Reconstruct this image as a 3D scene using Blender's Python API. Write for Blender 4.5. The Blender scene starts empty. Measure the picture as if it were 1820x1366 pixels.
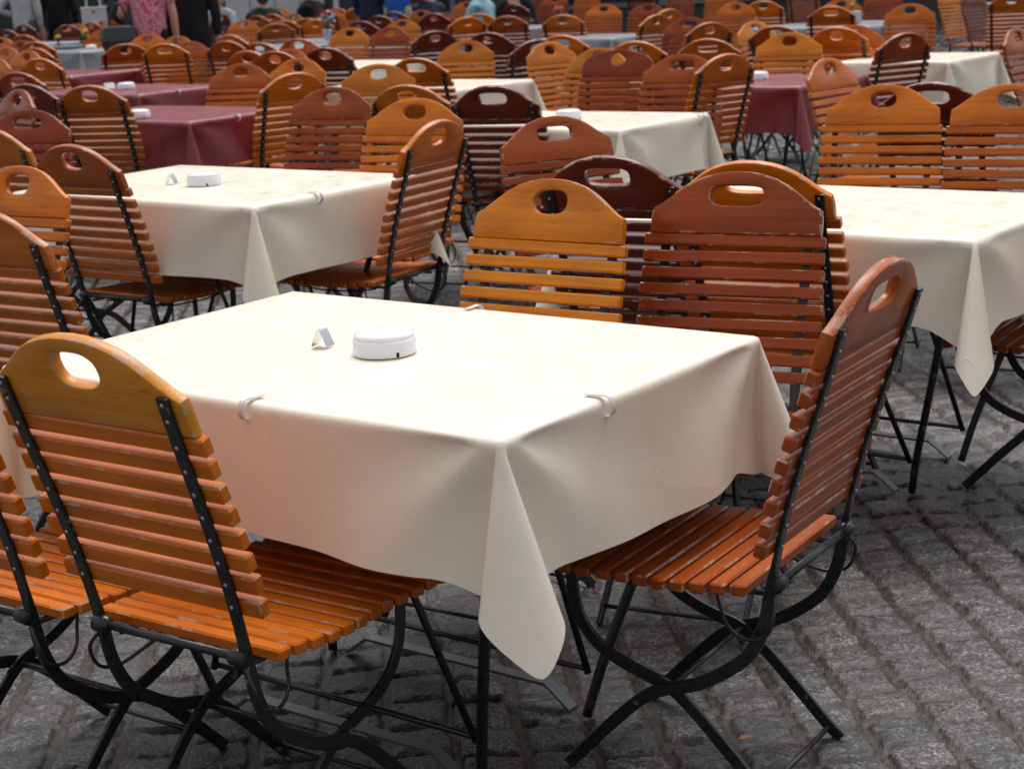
import bpy, math, random
import numpy as np
from mathutils import Vector, Matrix
R = math.radians
random.seed(7)
scene = bpy.context.scene
COL = scene.collection

# ------------------------------------------------------------ camera, sky, sun, exposure
cam = bpy.data.cameras.new('camera')
cam_o = bpy.data.objects.new('camera', cam)
COL.objects.link(cam_o)
cam.sensor_width = 36.0
cam.lens = 61.2
cam.clip_start = 0.05
cam.clip_end = 800.0
cam_o.matrix_world = Matrix.Translation((0, 0, 1.458)) @ Matrix.Rotation(math.pi / 2 - 0.2371, 4, 'X') @ Matrix.Rotation(-0.051, 4, 'Z')
cam.dof.use_dof = True
cam.dof.focus_distance = 3.35
cam.dof.aperture_fstop = 9.0
scene.camera = cam_o

world = bpy.data.worlds.new("World")
scene.world = world
world.use_nodes = True
wn = world.node_tree
sky = wn.nodes.new('ShaderNodeTexSky')
sky.sky_type = 'NISHITA'
sky.sun_disc = False
sky.sun_elevation = R(66)
sky.sun_rotation = R(12)
sky.dust_density = 4.0
hsv = wn.nodes.new('ShaderNodeHueSaturation')      # overcast: the cloud layer takes the blue out
hsv.inputs['Saturation'].default_value = 0.22
bg = wn.nodes['Background']
wn.links.new(sky.outputs[0], hsv.inputs['Color'])
# an overcast sky is about three times brighter overhead than near the roofs
tcw = wn.nodes.new('ShaderNodeTexCoord'); sx = wn.nodes.new('ShaderNodeSeparateXYZ'); mr = wn.nodes.new('ShaderNodeMapRange')
wn.links.new(tcw.outputs['Generated'], sx.inputs[0]); wn.links.new(sx.outputs['Z'], mr.inputs[0])
mr.inputs[3].default_value = 0.66; mr.inputs[4].default_value = 1.32
mu = wn.nodes.new('ShaderNodeVectorMath'); mu.operation = 'SCALE'
wn.links.new(hsv.outputs[0], mu.inputs[0]); wn.links.new(mr.outputs[0], mu.inputs[3])
wn.links.new(mu.outputs[0], bg.inputs[0])
bg.inputs[1].default_value = 0.15

sun = bpy.data.lights.new('sun', 'SUN')
sun.energy = 0.8
sun.angle = R(40)
sun.color = (1.0, 0.97, 0.92)
sun_o = bpy.data.objects.new('sun', sun)
COL.objects.link(sun_o)
az, el = R(12), R(66)      # the brightest part of the cloud is beyond the tables, high up
d = Vector((math.sin(az) * math.cos(el), math.cos(az) * math.cos(el), math.sin(el)))
sun_o.rotation_euler = d.to_track_quat('Z', 'Y').to_euler()

scene.view_settings.view_transform = 'Standard'
scene.view_settings.look = 'None'
scene.view_settings.exposure = 0.46
scene.view_settings.gamma = 1.0

# ------------------------------------------------------------ helpers
def tag(o, label=None, cat=None, group=None, kind=None):
    if label: o['label'] = label
    if cat: o['category'] = cat
    if group: o['group'] = group
    if kind: o['kind'] = kind
    return o

def empty(name, loc, rz=0.0):
    o = bpy.data.objects.new(name, None)
    o.empty_display_size = 0.1
    COL.objects.link(o)
    o.location = loc
    o.rotation_euler = (0, 0, rz)
    return o

class MB:
    """collects geometry for ONE mesh; each face carries a wear value (1 on worn edges)"""
    def __init__(s):
        s.v, s.f, s.w, s.sm = [], [], [], []
    def add(s, vs, fs, wear=0.0, smooth=False, M=None):
        b = len(s.v)
        for i, p in enumerate(vs):
            s.v.append(tuple(M @ Vector(p)) if M is not None else tuple(p))
        for i, f in enumerate(fs):
            s.f.append([b + k for k in f])
            s.w.append(wear[i] if isinstance(wear, list) else wear)
            s.sm.append(smooth)
        return s
    def box(s, size, M, ch=0.002, wear_edge=1.0):
        """chamfered box centred on M"""
        hx, hy, hz = size[0] / 2, size[1] / 2, size[2] / 2
        ch = min(ch, hx * .6, hy * .6, hz * .6)
        vs, idx = [], {}
        for sx in (-1, 1):
            for sy in (-1, 1):
                for sz in (-1, 1):
                    for a in range(3):
                        p = [sx * (hx - ch), sy * (hy - ch), sz * (hz - ch)]
                        p[a] = (sx, sy, sz)[a] * (hx, hy, hz)[a]
                        idx[(sx, sy, sz, a)] = len(vs); vs.append(p)
        fs, we = [], []
        def q(keys, w):
            f = [idx[k] for k in keys]
            c = sum((Vector(vs[i]) for i in f), Vector()) / len(f)
            n = (Vector(vs[f[1]]) - Vector(vs[f[0]])).cross(Vector(vs[f[2]]) - Vector(vs[f[1]]))
            if n.dot(c) < 0: f.reverse()
            fs.append(f); we.append(w)
        for a in range(3):
            b, c = (a + 1) % 3, (a + 2) % 3
            for sa in (-1, 1):
                ks = []
                for sb, sc in ((-1, -1), (1, -1), (1, 1), (-1, 1)):
                    t = [0, 0, 0]; t[a] = sa; t[b] = sb; t[c] = sc
                    ks.append((t[0], t[1], t[2], a))
                q(ks, 0.0)
            for sb in (-1, 1):
                for sc in (-1, 1):
                    ks = []
                    for sa, ax in ((-1, b), (1, b), (1, c), (-1, c)):
                        t = [0, 0, 0]; t[a] = sa; t[b] = sb; t[c] = sc
                        ks.append((t[0], t[1], t[2], ax))
                    q(ks, wear_edge)
        for sx in (-1, 1):
            for sy in (-1, 1):
                for sz in (-1, 1):
                    q([(sx, sy, sz, 0), (sx, sy, sz, 1), (sx, sy, sz, 2)], wear_edge)
        return s.add(vs, fs, we, False, M)
    def sweep(s, path, sect, frames, closed=True, smooth=True, caps=True, wear=0.0):
        """path: points; sect(i): list of (a,b); frames(i): (A,B) vectors"""
        n = None; vs = []; fs = []
        for i, p in enumerate(path):
            A, B = frames(i); sc = sect(i); n = len(sc)
            for a, b in sc:
                vs.append(tuple(Vector(p) + A * a + B * b))
        for i in range(len(path) - 1):
            for k in range(n if closed else n - 1):
                k2 = (k + 1) % n
                fs.append([i * n + k, i * n + k2, (i + 1) * n + k2, (i + 1) * n + k])
        if caps and closed:
            fs.append(list(range(n))[::-1]); fs.append([(len(path) - 1) * n + k for k in range(n)])
        return s.add(vs, fs, wear, smooth)
    def tube(s, pts, r, n=8, caps=True, smooth=True):
        pts = [Vector(p) for p in pts]
        rr = r if isinstance(r, list) else [r] * len(pts)
        T = []
        for i in range(len(pts)):
            a = pts[max(i - 1, 0)]; b = pts[min(i + 1, len(pts) - 1)]
            T.append((b - a).normalized())
        up = Vector((0, 0, 1)) if abs(T[0].z) < .9 else Vector((1, 0, 0))
        A = T[0].cross(up).normalized(); fr = []
        for t in T:
            A = (A - t * A.dot(t)).normalized(); fr.append((A, t.cross(A)))
        return s.sweep(pts, lambda i: [(rr[i] * math.cos(2 * math.pi * k / n), rr[i] * math.sin(2 * math.pi * k / n)) for k in range(n)],
                       lambda i: fr[i], smooth=smooth, caps=caps)
    def lathe(s, prof, n=32, M=None, smooth=True):
        vs, fs = [], []
        for r, z in prof:
            for k in range(n):
                a = 2 * math.pi * k / n
                vs.append((r * math.cos(a), r * math.sin(a), z))
        for i in range(len(prof) - 1):
            for k in range(n):
                k2 = (k + 1) % n
                fs.append([i * n + k, i * n + k2, (i + 1) * n + k2, (i + 1) * n + k])
        return s.add(vs, fs, 0.0, smooth, M)
    def ball(s, c, r, n=8, sc=(1, 1, 1), M=None):
        prof = [(r * math.sin(math.pi * i / n) + 1e-5, -r * math.cos(math.pi * i / n)) for i in range(n + 1)]
        m = Matrix.Translation(c) @ Matrix.Diagonal((sc[0], sc[1], sc[2], 1))
        return s.lathe(prof, n * 2, (M @ m) if M is not None else m)
    def mesh(s, name, sharp=None):
        me = bpy.data.meshes.new(name)
        me.from_pydata(s.v, [], s.f)
        me.polygons.foreach_set('use_smooth', s.sm)
        at = me.attributes.new('wear', 'FLOAT', 'FACE')
        at.data.foreach_set('value', [float(x) for x in s.w])
        me.update()
        if sharp:
            try: me.set_sharp_from_angle(angle=R(sharp))
            except Exception: pass
        return me

def link(name, me, mat, parent=None, mslot='OBJECT'):
    o = bpy.data.objects.new(name, me)
    COL.objects.link(o)
    if mat:
        if not me.materials: me.materials.append(mat)
        o.material_slots[0].link = mslot
        o.material_slots[0].material = mat
    if parent: o.parent = parent
    return o

def build(mb, name, mat, parent=None, sharp=None, loc=None, rz=None):
    o = link(name, mb.mesh(name, sharp), mat, parent)
    if loc is not None: o.location = loc
    if rz is not None: o.rotation_euler = (0, 0, rz)
    return o

def smooth_path(pts, n=6):
    P = [Vector(p) for p in pts]; out = []
    for i in range(len(P) - 1):
        p0 = P[max(i - 1, 0)]; p1 = P[i]; p2 = P[i + 1]; p3 = P[min(i + 2, len(P) - 1)]
        for k in range(n):
            t = k / n
            out.append(0.5 * ((2 * p1) + (p2 - p0) * t + (2 * p0 - 5 * p1 + 4 * p2 - p3) * t * t + (3 * p1 - p0 - 3 * p2 + p3) * t ** 3))
    out.append(P[-1]); return out

# ------------------------------------------------------------ materials
class NT:
    def __init__(s, name):
        s.m = bpy.data.materials.new(name); s.m.use_nodes = True
        s.t = s.m.node_tree; s.b = s.t.nodes['Principled BSDF']
    def n(s, typ, **kw):
        nd = s.t.nodes.new('ShaderNode' + typ)
        for k, v in kw.items():
            if hasattr(nd, k): setattr(nd, k, v)
            else: nd.inputs[k].default_value = v
        return nd
    def l(s, a, b): s.t.links.new(a, b)
    def coord(s, scale=(1, 1, 1)):
        tc = s.n('TexCoord'); mp = s.n('Mapping'); mp.inputs['Scale'].default_value = scale
        s.l(tc.outputs['Object'], mp.inputs[0])
        oi = s.n('ObjectInfo'); 
        ad = s.n('Vector' + 'Math', operation='ADD')
        mu = s.n('Math', operation='MULTIPLY'); mu.inputs[1].default_value = 57.0
        s.l(oi.outputs['Random'], mu.inputs[0])
        s.l(mp.outputs[0], ad.inputs[0]); s.l(mu.outputs[0], ad.inputs[1])
        return ad.outputs[0], oi
    def noise(s, vec, scale, detail=4, rough=.5):
        nd = s.n('TexNoise'); nd.inputs['Scale'].default_value = scale
        nd.inputs['Detail'].default_value = detail; nd.inputs['Roughness'].default_value = rough
        if vec is not None: s.l(vec, nd.inputs['Vector'])
        return nd.outputs['Fac']
    def ramp(s, fac, stops):
        r = s.n('ValToRGB'); cr = r.color_ramp
        while len(cr.elements) < len(stops): cr.elements.new(.5)
        for e, (p, c) in zip(cr.elements, stops):
            e.position = p; e.color = (c[0], c[1], c[2], 1) if not isinstance(c, float) else (c, c, c, 1)
        s.l(fac, r.inputs[0]); return r.outputs[0]
    def math(s, op, a, b=None, clamp=False):
        nd = s.n('Math', operation=op); nd.use_clamp = clamp
        for i, x in enumerate((a, b)):
            if x is None: continue
            if isinstance(x, (int, float)): nd.inputs[i].default_value = x
            else: s.l(x, nd.inputs[i])
        return nd.outputs[0]
    def mix(s, fac, a, b, blend='MIX'):
        nd = s.n('MixRGB', blend_type=blend)
        for i, x in ((0, fac), (1, a), (2, b)):
            if isinstance(x, (int, float)): nd.inputs[i].default_value = x if i == 0 else (x, x, x, 1)
            elif isinstance(x, tuple): nd.inputs[i].default_value = (x[0], x[1], x[2], 1)
            else: s.l(x, nd.inputs[i])
        return nd.outputs[0]
    def bump(s, h, strength, dist, normal=None):
        nd = s.n('Bump'); nd.inputs['Strength'].default_value = strength; nd.inputs['Distance'].default_value = dist
        s.l(h, nd.inputs['Height'])
        if normal is not None: s.l(normal, nd.inputs['Normal'])
        s.l(nd.outputs[0], s.b.inputs['Normal']); return nd.outputs[0]
    def set(s, **kw):
        for k, v in kw.items():
            k = k.replace('_', ' ')
            if isinstance(v, (int, float, tuple)):
                s.b.inputs[k].default_value = (v[0], v[1], v[2], 1) if isinstance(v, tuple) else v
            else: s.l(v, s.b.inputs[k])
        return s

def c3(c, k): return (c[0] * k, c[1] * k, c[2] * k)

def droplets(t, scale=260.0, thr=.30):
    """small rain beads: height field from a voronoi, only some cells carry one"""
    tc = t.n('TexCoord')
    v = t.n('TexVoronoi', feature='F1'); v.inputs['Scale'].default_value = scale
    t.l(tc.outputs['Object'], v.inputs['Vector'])
    h = t.math('SUBTRACT', thr, v.outputs['Distance'])
    h = t.math('MAXIMUM', h, 0.0)
    sep = t.n('SeparateColor'); t.l(v.outputs['Color'], sep.inputs[0])
    on = t.math('GREATER_THAN', sep.outputs[0], .45)
    h = t.math('MULTIPLY', h, on)
    return t.math('POWER', t.math('DIVIDE', h, thr), .5)

def wood(name, c, worn=.56, drops=True):
    t = NT(name)
    vec, oi = t.coord((110, 3.0, 110))
    g = t.noise(vec, 1.0, 6, .6)
    vec2, _ = t.coord((9, 4, 9))
    g2 = t.noise(vec2, 1.0, 3, .5)
    col = t.ramp(g, [(.28, c3(c, .78)), (.5, c), (.72, c3(c, 1.16))])
    dark = t.ramp(g2, [(.3, (.74, .68, .62)), (.65, (1.08, 1.08, 1.1))])
    col = t.mix(1.0, col, dark, 'MULTIPLY')
    hs = t.n('HueSaturation'); t.l(col, hs.inputs['Color'])
    t.l(t.math('ADD', t.math('MULTIPLY', oi.outputs['Random'], .34), .80), hs.inputs['Value'])
    t.l(t.math('ADD', t.math('MULTIPLY', oi.outputs['Random'], .010), .498), hs.inputs['Hue'])
    col = hs.outputs[0]
    at = t.n('Attribute', attribute_name='wear', attribute_type='GEOMETRY')
    vec3_, _ = t.coord((26, 14, 26))
    wn_ = t.noise(vec3_, 1.0, 5, .65)
    edge = t.math('MULTIPLY', at.outputs['Fac'], t.math('GREATER_THAN', wn_, worn))
    vec4, _ = t.coord((60, 16, 60))
    sc = t.math('GREATER_THAN', t.noise(vec4, 1.0, 5, .7), .775)
    f = t.math('MAXIMUM', edge, t.math('MULTIPLY', sc, .8))
    col = t.mix(t.math('MULTIPLY', f, .72), col, (.42, .29, .19))
    vec5, _ = t.coord((45, 12, 45))
    st = t.math('GREATER_THAN', t.noise(vec5, 1.3, 3, .6), .70)
    col = t.mix(t.math('MULTIPLY', st, .35), col, c3(c, .25))
    rough = t.ramp(g2, [(.3, .26), (.7, .42)])
    t.set(Base_Color=col, Roughness=rough, Specular_IOR_Level=.20, Coat_Weight=.22, Coat_Roughness=.10)
    h = t.math('MULTIPLY', g, .25)
    if drops: h = t.math('ADD', h, t.math('MULTIPLY', droplets(t), 1.0))
    t.bump(h, .55, .0012)
    return t.m

def metal_paint():
    t = NT('black_paint')
    vec, oi = t.coord((1, 1, 1))
    n1 = t.noise(vec, 22, 6, .7)
    chip = t.ramp(n1, [(.64, 0.0), (.65, 1.0)])
    n2 = t.noise(vec, 90, 3)
    base = t.ramp(n2, [(.3, (.006, .006, .007)), (.7, (.016, .016, .018))])
    col = t.mix(t.math('MULTIPLY', chip, .55), base, (.17, .18, .19))
    t.set(Base_Color=col, Roughness=t.ramp(n2, [(.3, .22), (.7, .42)]), Specular_IOR_Level=.5)
    t.bump(n2, .25, .0006)
    return t.m

def plain(name, c, rough=.5, metallic=0.0, bump=None, spec=.5, var=.12, nscale=12):
    t = NT(name)
    vec, oi = t.coord((1, 1, 1))
    n1 = t.noise(vec, nscale, 5, .6)
    col = t.ramp(n1, [(.3, c3(c, 1 - var)), (.7, c3(c, 1 + var))])
    t.set(Base_Color=col, Roughness=rough, Metallic=metallic, Specular_IOR_Level=spec)
    if bump: t.bump(t.noise(vec, bump[0], 4), bump[1], bump[2])
    return t.m

def vinyl(name, c, back, drops=True, rough=.30):
    """wet wax cloth: slightly different colour on the reverse"""
    t = NT(name)
    vec, oi = t.coord((1, 1, 1))
    n1 = t.noise(vec, 3.5, 4, .55)
    col = t.ramp(n1, [(.3, c3(c, .95)), (.7, c3(c, 1.03))])
    ge = t.n('NewGeometry')
    col = t.mix(ge.outputs['Backfacing'], col, back)
    t.set(Base_Color=col, Roughness=t.ramp(t.noise(vec, 14, 4), [(.3, rough - .04), (.7, rough + .14)]), Specular_IOR_Level=.45,
          Coat_Weight=.15, Coat_Roughness=.15)
    fine = t.noise(vec, 420, 2)
    fold = t.noise(vec, 5, 3, .5)
    tc = t.n('TexCoord'); sp = t.n('SeparateXYZ'); t.l(tc.outputs['Object'], sp.inputs[0])
    h = t.math('ADD', t.math('MULTIPLY', fine, .10), t.math('MULTIPLY', fold, 5.0))
    cr = t.noise(vec, 2.6, 2, .4)
    rid = t.math('SUBTRACT', 1.0, t.math('MULTIPLY', t.math('ABSOLUTE', t.math('SUBTRACT', cr, .5)), 26.0), True)
    h = t.math('ADD', h, t.math('MULTIPLY', rid, .5))          # soft random creases
    for ax, step in (('X', .31), ('Y', .27)):                    # lines left from folding
        fr = t.math('FRACT', t.math('DIVIDE', sp.outputs[ax], step))
        ln = t.math('SUBTRACT', 1.0, t.math('MULTIPLY', t.math('ABSOLUTE', t.math('SUBTRACT', fr, .5)), 90.0), True)
        h = t.math('ADD', h, t.math('MULTIPLY', ln, .9))
    if drops: h = t.math('ADD', h, t.math('MULTIPLY', droplets(t, 230.0, .32), .75))
    t.bump(h, .5, .0012)
    return t.m

WOOD = {
    'y': wood('wood_amber', (.58, .165, .006)),
    'o': wood('wood_orange', (.54, .118, .004)),
    't': wood('wood_tan', (.38, .090, .010), .58),
    'r': wood('wood_red_brown', (.30, .045, .004)),
    'm': wood('wood_mahogany', (.130, .017, .007)),
    'yr': wood('wood_faded_yellow', (.66, .245, .016), .53),
}
BLACK = metal_paint()
RIVET = plain('rivet_steel', (.30, .30, .31), .35, .8)
GREYMETAL = plain('grey_iron', (.10, .105, .11), .38, .3, (60, .3, .001))
CREAM = vinyl('cream_wax_cloth', (.80, .720, .590), (.72, .55, .24))
MAROON = vinyl('maroon_wax_cloth', (.175, .010, .018), (.16, .02, .03), rough=.34)
GREYCLOTH = vinyl('grey_wax_cloth', (.235, .25, .275), (.2, .2, .2))
WHITEPL = plain('white_plastic', (.78, .80, .84), .22, 0, None, .5, .02)
CLIPPL = plain('clear_white_clip', (.64, .60, .60), .30, 0, None, .5, .02)
DARKHOLE = plain('dark_gap', (.01, .01, .01), .8)
CHROME = plain('thin_chrome', (.62, .63, .66), .22, 1.0, (220, .5, .001))
TABLEBOARD = plain('table_board', (.25, .19, .12), .6, 0, (40, .3, .001))

# ------------------------------------------------------------ cobbled square
def hash2(a, b, s=0.0):
    v = np.sin(a * 127.1 + b * 311.7 + s * 74.7) * 43758.5453
    return v - np.floor(v)

def vnoise(x, y, s=0):
    xi, yi = np.floor(x), np.floor(y); xf, yf = x - xi, y - yi
    u, v = xf * xf * (3 - 2 * xf), yf * yf * (3 - 2 * yf)
    a, b, c, d = hash2(xi, yi, s), hash2(xi + 1, yi, s), hash2(xi, yi + 1, s), hash2(xi + 1, yi + 1, s)
    return a + (b - a) * u + (c - a) * v + (a - b - c + d) * u * v

def cobbles():
    ys = [2.2]
    while ys[-1] < 15: ys.append(ys[-1] * 1.0026)
    while ys[-1] < 40: ys.append(ys[-1] * 1.012)
    ys = np.array(ys); nx = 980
    t = np.linspace(-1, 1, nx)
    X = t[None, :] * (.55 * ys[:, None] + .9); Y = np.repeat(ys[:, None], nx, 1)
    th = R(-5.0)
    q = X * math.sin(th) + Y * math.cos(th)           # along the long joints
    p = X * math.cos(th) - Y * math.sin(th)
    W, L = .130, .121
    p = p + .012 * (vnoise(q * 2.2, p * 1.2, 3) - .5) * 2 + .010 * (vnoise(q * 9, p * 5, 4) - .5)
    pi = np.floor(p / W); pf = p / W - pi
    qq = q / L + hash2(pi, 0 * pi, 5) * 7 + .35 * (vnoise(p * 7, q * 1.3, 6) - .5) + (pf - .5) * (hash2(pi, np.floor(q / .3), 7) - .5) * .22
    qi = np.floor(qq)
    qf = qq - qi
    # stones differ in length: move each cross joint a little
    j0 = (hash2(pi, qi, 11) - .5) * .34; j1 = (hash2(pi, qi + 1, 11) - .5) * .34
    lo = j0 * .5; hi = 1 + j1 * .5
    under = qf < lo; over = qf > hi
    qi = np.where(under, qi - 1, np.where(over, qi + 1, qi))
    qf2 = qq - qi
    j0 = (hash2(pi, qi, 11) - .5) * .34; j1 = (hash2(pi, qi + 1, 11) - .5) * .34
    dl = (qf2 - j0 * .5) * L; dh = (1 + j1 * .5 - qf2) * L
    wob = .005 * (vnoise(X * 60, Y * 60, 8) - .5) + .006 * (vnoise(X * 26, Y * 26, 9) - .5)
    jw = .0055 + .0035 * hash2(pi, qi, 12)
    dp0 = pf * W - jw + wob; dp1 = (1 - pf) * W - jw + wob
    dl = dl - .0055 + wob * .6; dh = dh - .0055 + wob * .6
    def smin(a, b, k=.010):
        h = np.clip(.5 + .5 * (b - a) / k, 0, 1); return b + (a - b) * h - k * h * (1 - h)
    dd = smin(smin(dp0, dp1), smin(dl, dh))
    edge = np.clip(dd / .0075, 0, 1); edge = edge * edge * (3 - 2 * edge)
    dome = np.clip(dd / .045, 0, 1)
    r1 = hash2(pi, qi, 13); r2 = hash2(pi, qi, 14) - .5; r3 = hash2(pi, qi, 15) - .5
    rough = (vnoise(X * 38, Y * 38, 16) - .5) * .0038 + (vnoise(X * 90, Y * 90, 17) - .5) * .0036 + (vnoise(X * 190, Y * 190, 18) - .5) * .0022
    lay = (vnoise(X * 14 + 30 * r1, Y * 75 + 30 * r1, 19) - .5) * .0022
    stone = .0035 * np.sqrt(dome) + (r1 - .5) * .006 + r2 * (pf - .5) * .009 + r3 * (qf2 - .5) * .009 + rough + lay
    joint = -.0065 + (vnoise(X * 30, Y * 30, 20) - .5) * .004 + (vnoise(X * 120, Y * 120, 21) - .5) * .002
    Z = joint + (stone - joint) * edge
    Z -= .0075 * np.exp(-((dd + .0008) / .0028) ** 2) * (.35 + .65 * vnoise(X * 17, Y * 17, 31))
    Z += .012 * (vnoise(X * .8, Y * .8, 22) - .5)
    Z[0, :] -= .0; ny = len(ys)
    co = np.stack([X, Y, Z], -1).reshape(-1, 3).astype(np.float32)
    i = np.arange((ny - 1) * (nx - 1)); r = i // (nx - 1); c = i % (nx - 1); a = r * nx + c
    F = np.stack([a, a + 1, a + nx + 1, a + nx], -1).astype(np.int32)
    me = bpy.data.meshes.new('cobblestones')
    me.vertices.add(len(co)); me.vertices.foreach_set('co', co.ravel())
    me.loops.add(F.size); me.loops.foreach_set('vertex_index', F.ravel())
    me.polygons.add(len(F)); me.polygons.foreach_set('loop_start', np.arange(0, F.size, 4, dtype=np.int32))
    me.polygons.foreach_set('use_smooth', np.ones(len(F), bool))
    me.update(calc_edges=True)
    for nm, val in (('stone', edge), ('tone', r1), ('gap', np.exp(-((dd + .0008) / .0030) ** 2))):
        at = me.attributes.new(nm, 'FLOAT', 'POINT'); at.data.foreach_set('value', val.reshape(-1).astype(np.float32))
    t = NT('wet_cobbles')
    A = t.n('Attribute', attribute_name='stone').outputs['Fac']
    B = t.n('Attribute', attribute_name='tone').outputs['Fac']
    tc = t.n('TexCoord'); vec = tc.outputs['Object']
    n1 = t.noise(vec, 135, 5, .82); n2 = t.noise(vec, 34, 5, .65); n3 = t.noise(vec, 2.2, 4, .6)
    sp = t.ramp(n1, [(.40, (.012, .012, .014)), (.5, (.058, .057, .062)), (.60, (.30, .295, .305))])
    tone = t.ramp(B, [(0.0, (.48, .49, .55)), (.35, (.98, .94, .88)), (.7, (.70, .70, .74)), (1.0, (1.28, 1.22, 1.14))])
    col = t.mix(1.0, sp, tone, 'MULTIPLY')
    stain = t.ramp(n2, [(.40, (.55, .50, .45)), (.60, (1.08, 1.08, 1.08))])
    col = t.mix(1.0, col, stain, 'MULTIPLY')
    jc = t.ramp(n2, [(.3, (.026, .014, .009)), (.7, (.064, .038, .027))])
    col = t.mix(t.ramp(A, [(.35, 0.0), (.8, 1.0)]), jc, col)
    # stones differ in hue as well
    G_ = t.n('Attribute', attribute_name='gap').outputs['Fac']
    col = t.mix(t.math('MULTIPLY', G_, .85), col, (.010, .007, .006))     # colour darkened to near black in the gap along each stone
    wet = t.ramp(n3, [(.35, .80), (.65, 1.12)])
    col = t.mix(1.0, col, wet, 'MULTIPLY')
    rg = t.mix(A, .20, t.ramp(n2, [(.3, .26), (.7, .50)]))
    t.set(Base_Color=col, Roughness=rg, Specular_IOR_Level=.5)
    t.bump(t.math('ADD', t.math('MULTIPLY', n1, .8), n2), .9, .003)
    me.materials.append(t.m)
    o = bpy.data.objects.new('cobblestones', me); COL.objects.link(o)
    tag(o, kind='structure')

cobbles()
g = MB()
g.add([(-250, -60, -.045), (250, -60, -.045), (250, 400, -.045), (-250, 400, -.045)], [[0, 1, 2, 3]])
tag(build(g, 'ground', plain('wet_ground', (.085, .08, .078), .4, 0, (9, .6, .02), .5, .4, 7)), kind='structure')

# ------------------------------------------------------------ folding chair meshes (shared by all copies)
def arr_interp(x, xs, ys): return float(np.interp(x, xs, ys))
BARX = [(-.328, .872), (-.300, .785), (-.262, .675), (-.226, .560), (-.200, .455), (-.190, .405), (-.178, .345), (-.150, .288),
        (-.105, .248), (-.045, .212), (.012, .194), (.060, .168), (.115, .118), (.185, .045), (.222, .006)]
LEGX = [(.205, .405), (.203, .345), (.190, .295), (.160, .255), (.115, .228), (.060, .208), (.012, .192), (-.040, .150), (-.100, .090), (-.158, .030), (-.188, .004)]

def flat_bar(pts, y0fn, twist=True):
    """flat steel bar bent in the chair's side plane; wide face turns at the twist"""
    P = smooth_path([(a, 0, b) for a, b in pts], 4)
    m = MB()
    n = len(P)
    def fr(i):
        a = P[max(i - 1, 0)]; b = P[min(i + 1, n - 1)]
        t = (b - a).normalized()
        return Vector((0, 1, 0)), t.cross(Vector((0, 1, 0))).normalized()
    def sec(i):
        z = P[i].z
        if twist: k = min(max((z - .395) / .07, 0), 1) if P[i].x < -.1 else 0
        else: k = 0
        w = .0085 + (.0235 - .0085) * k; h = .0235 + (.0075 - .0235) * k
        c = .0014
        return [(-w / 2 + c, -h / 2), (w / 2 - c, -h / 2), (w / 2, -h / 2 + c), (w / 2, h / 2 - c), (w / 2 - c, h / 2), (-w / 2 + c, h / 2), (-w / 2, h / 2 - c), (-w / 2, -h / 2 + c)]
    Q = [Vector((p.x, y0fn(p.z), p.z)) for p in P]
    m.sweep(Q, sec, fr, smooth=False)
    return m

def back_x(z): return arr_interp(z, [.405, .455, .56, .675, .785, .872, .96], [-.190, -.200, -.226, -.262, -.300, -.328, -.354])
def back_t(z):
    d = Vector((back_x(z + .01) - back_x(z - .01), 0, .02)).normalized()
    return d
def back_frame(z, off):
    """matrix on the front of the back bars: local X = outward front normal, Z = up the back"""
    d = back_t(z); nrm = Vector((0, 1, 0)).cross(d).normalized()      # points to the front (+x)
    if nrm.x < 0: nrm = -nrm
    M = Matrix((nrm, Vector((0, 1, 0)), d)).transposed().to_4x4()
    M.translation = Vector((back_x(z), 0, z)) + nrm * off
    return M

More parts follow.
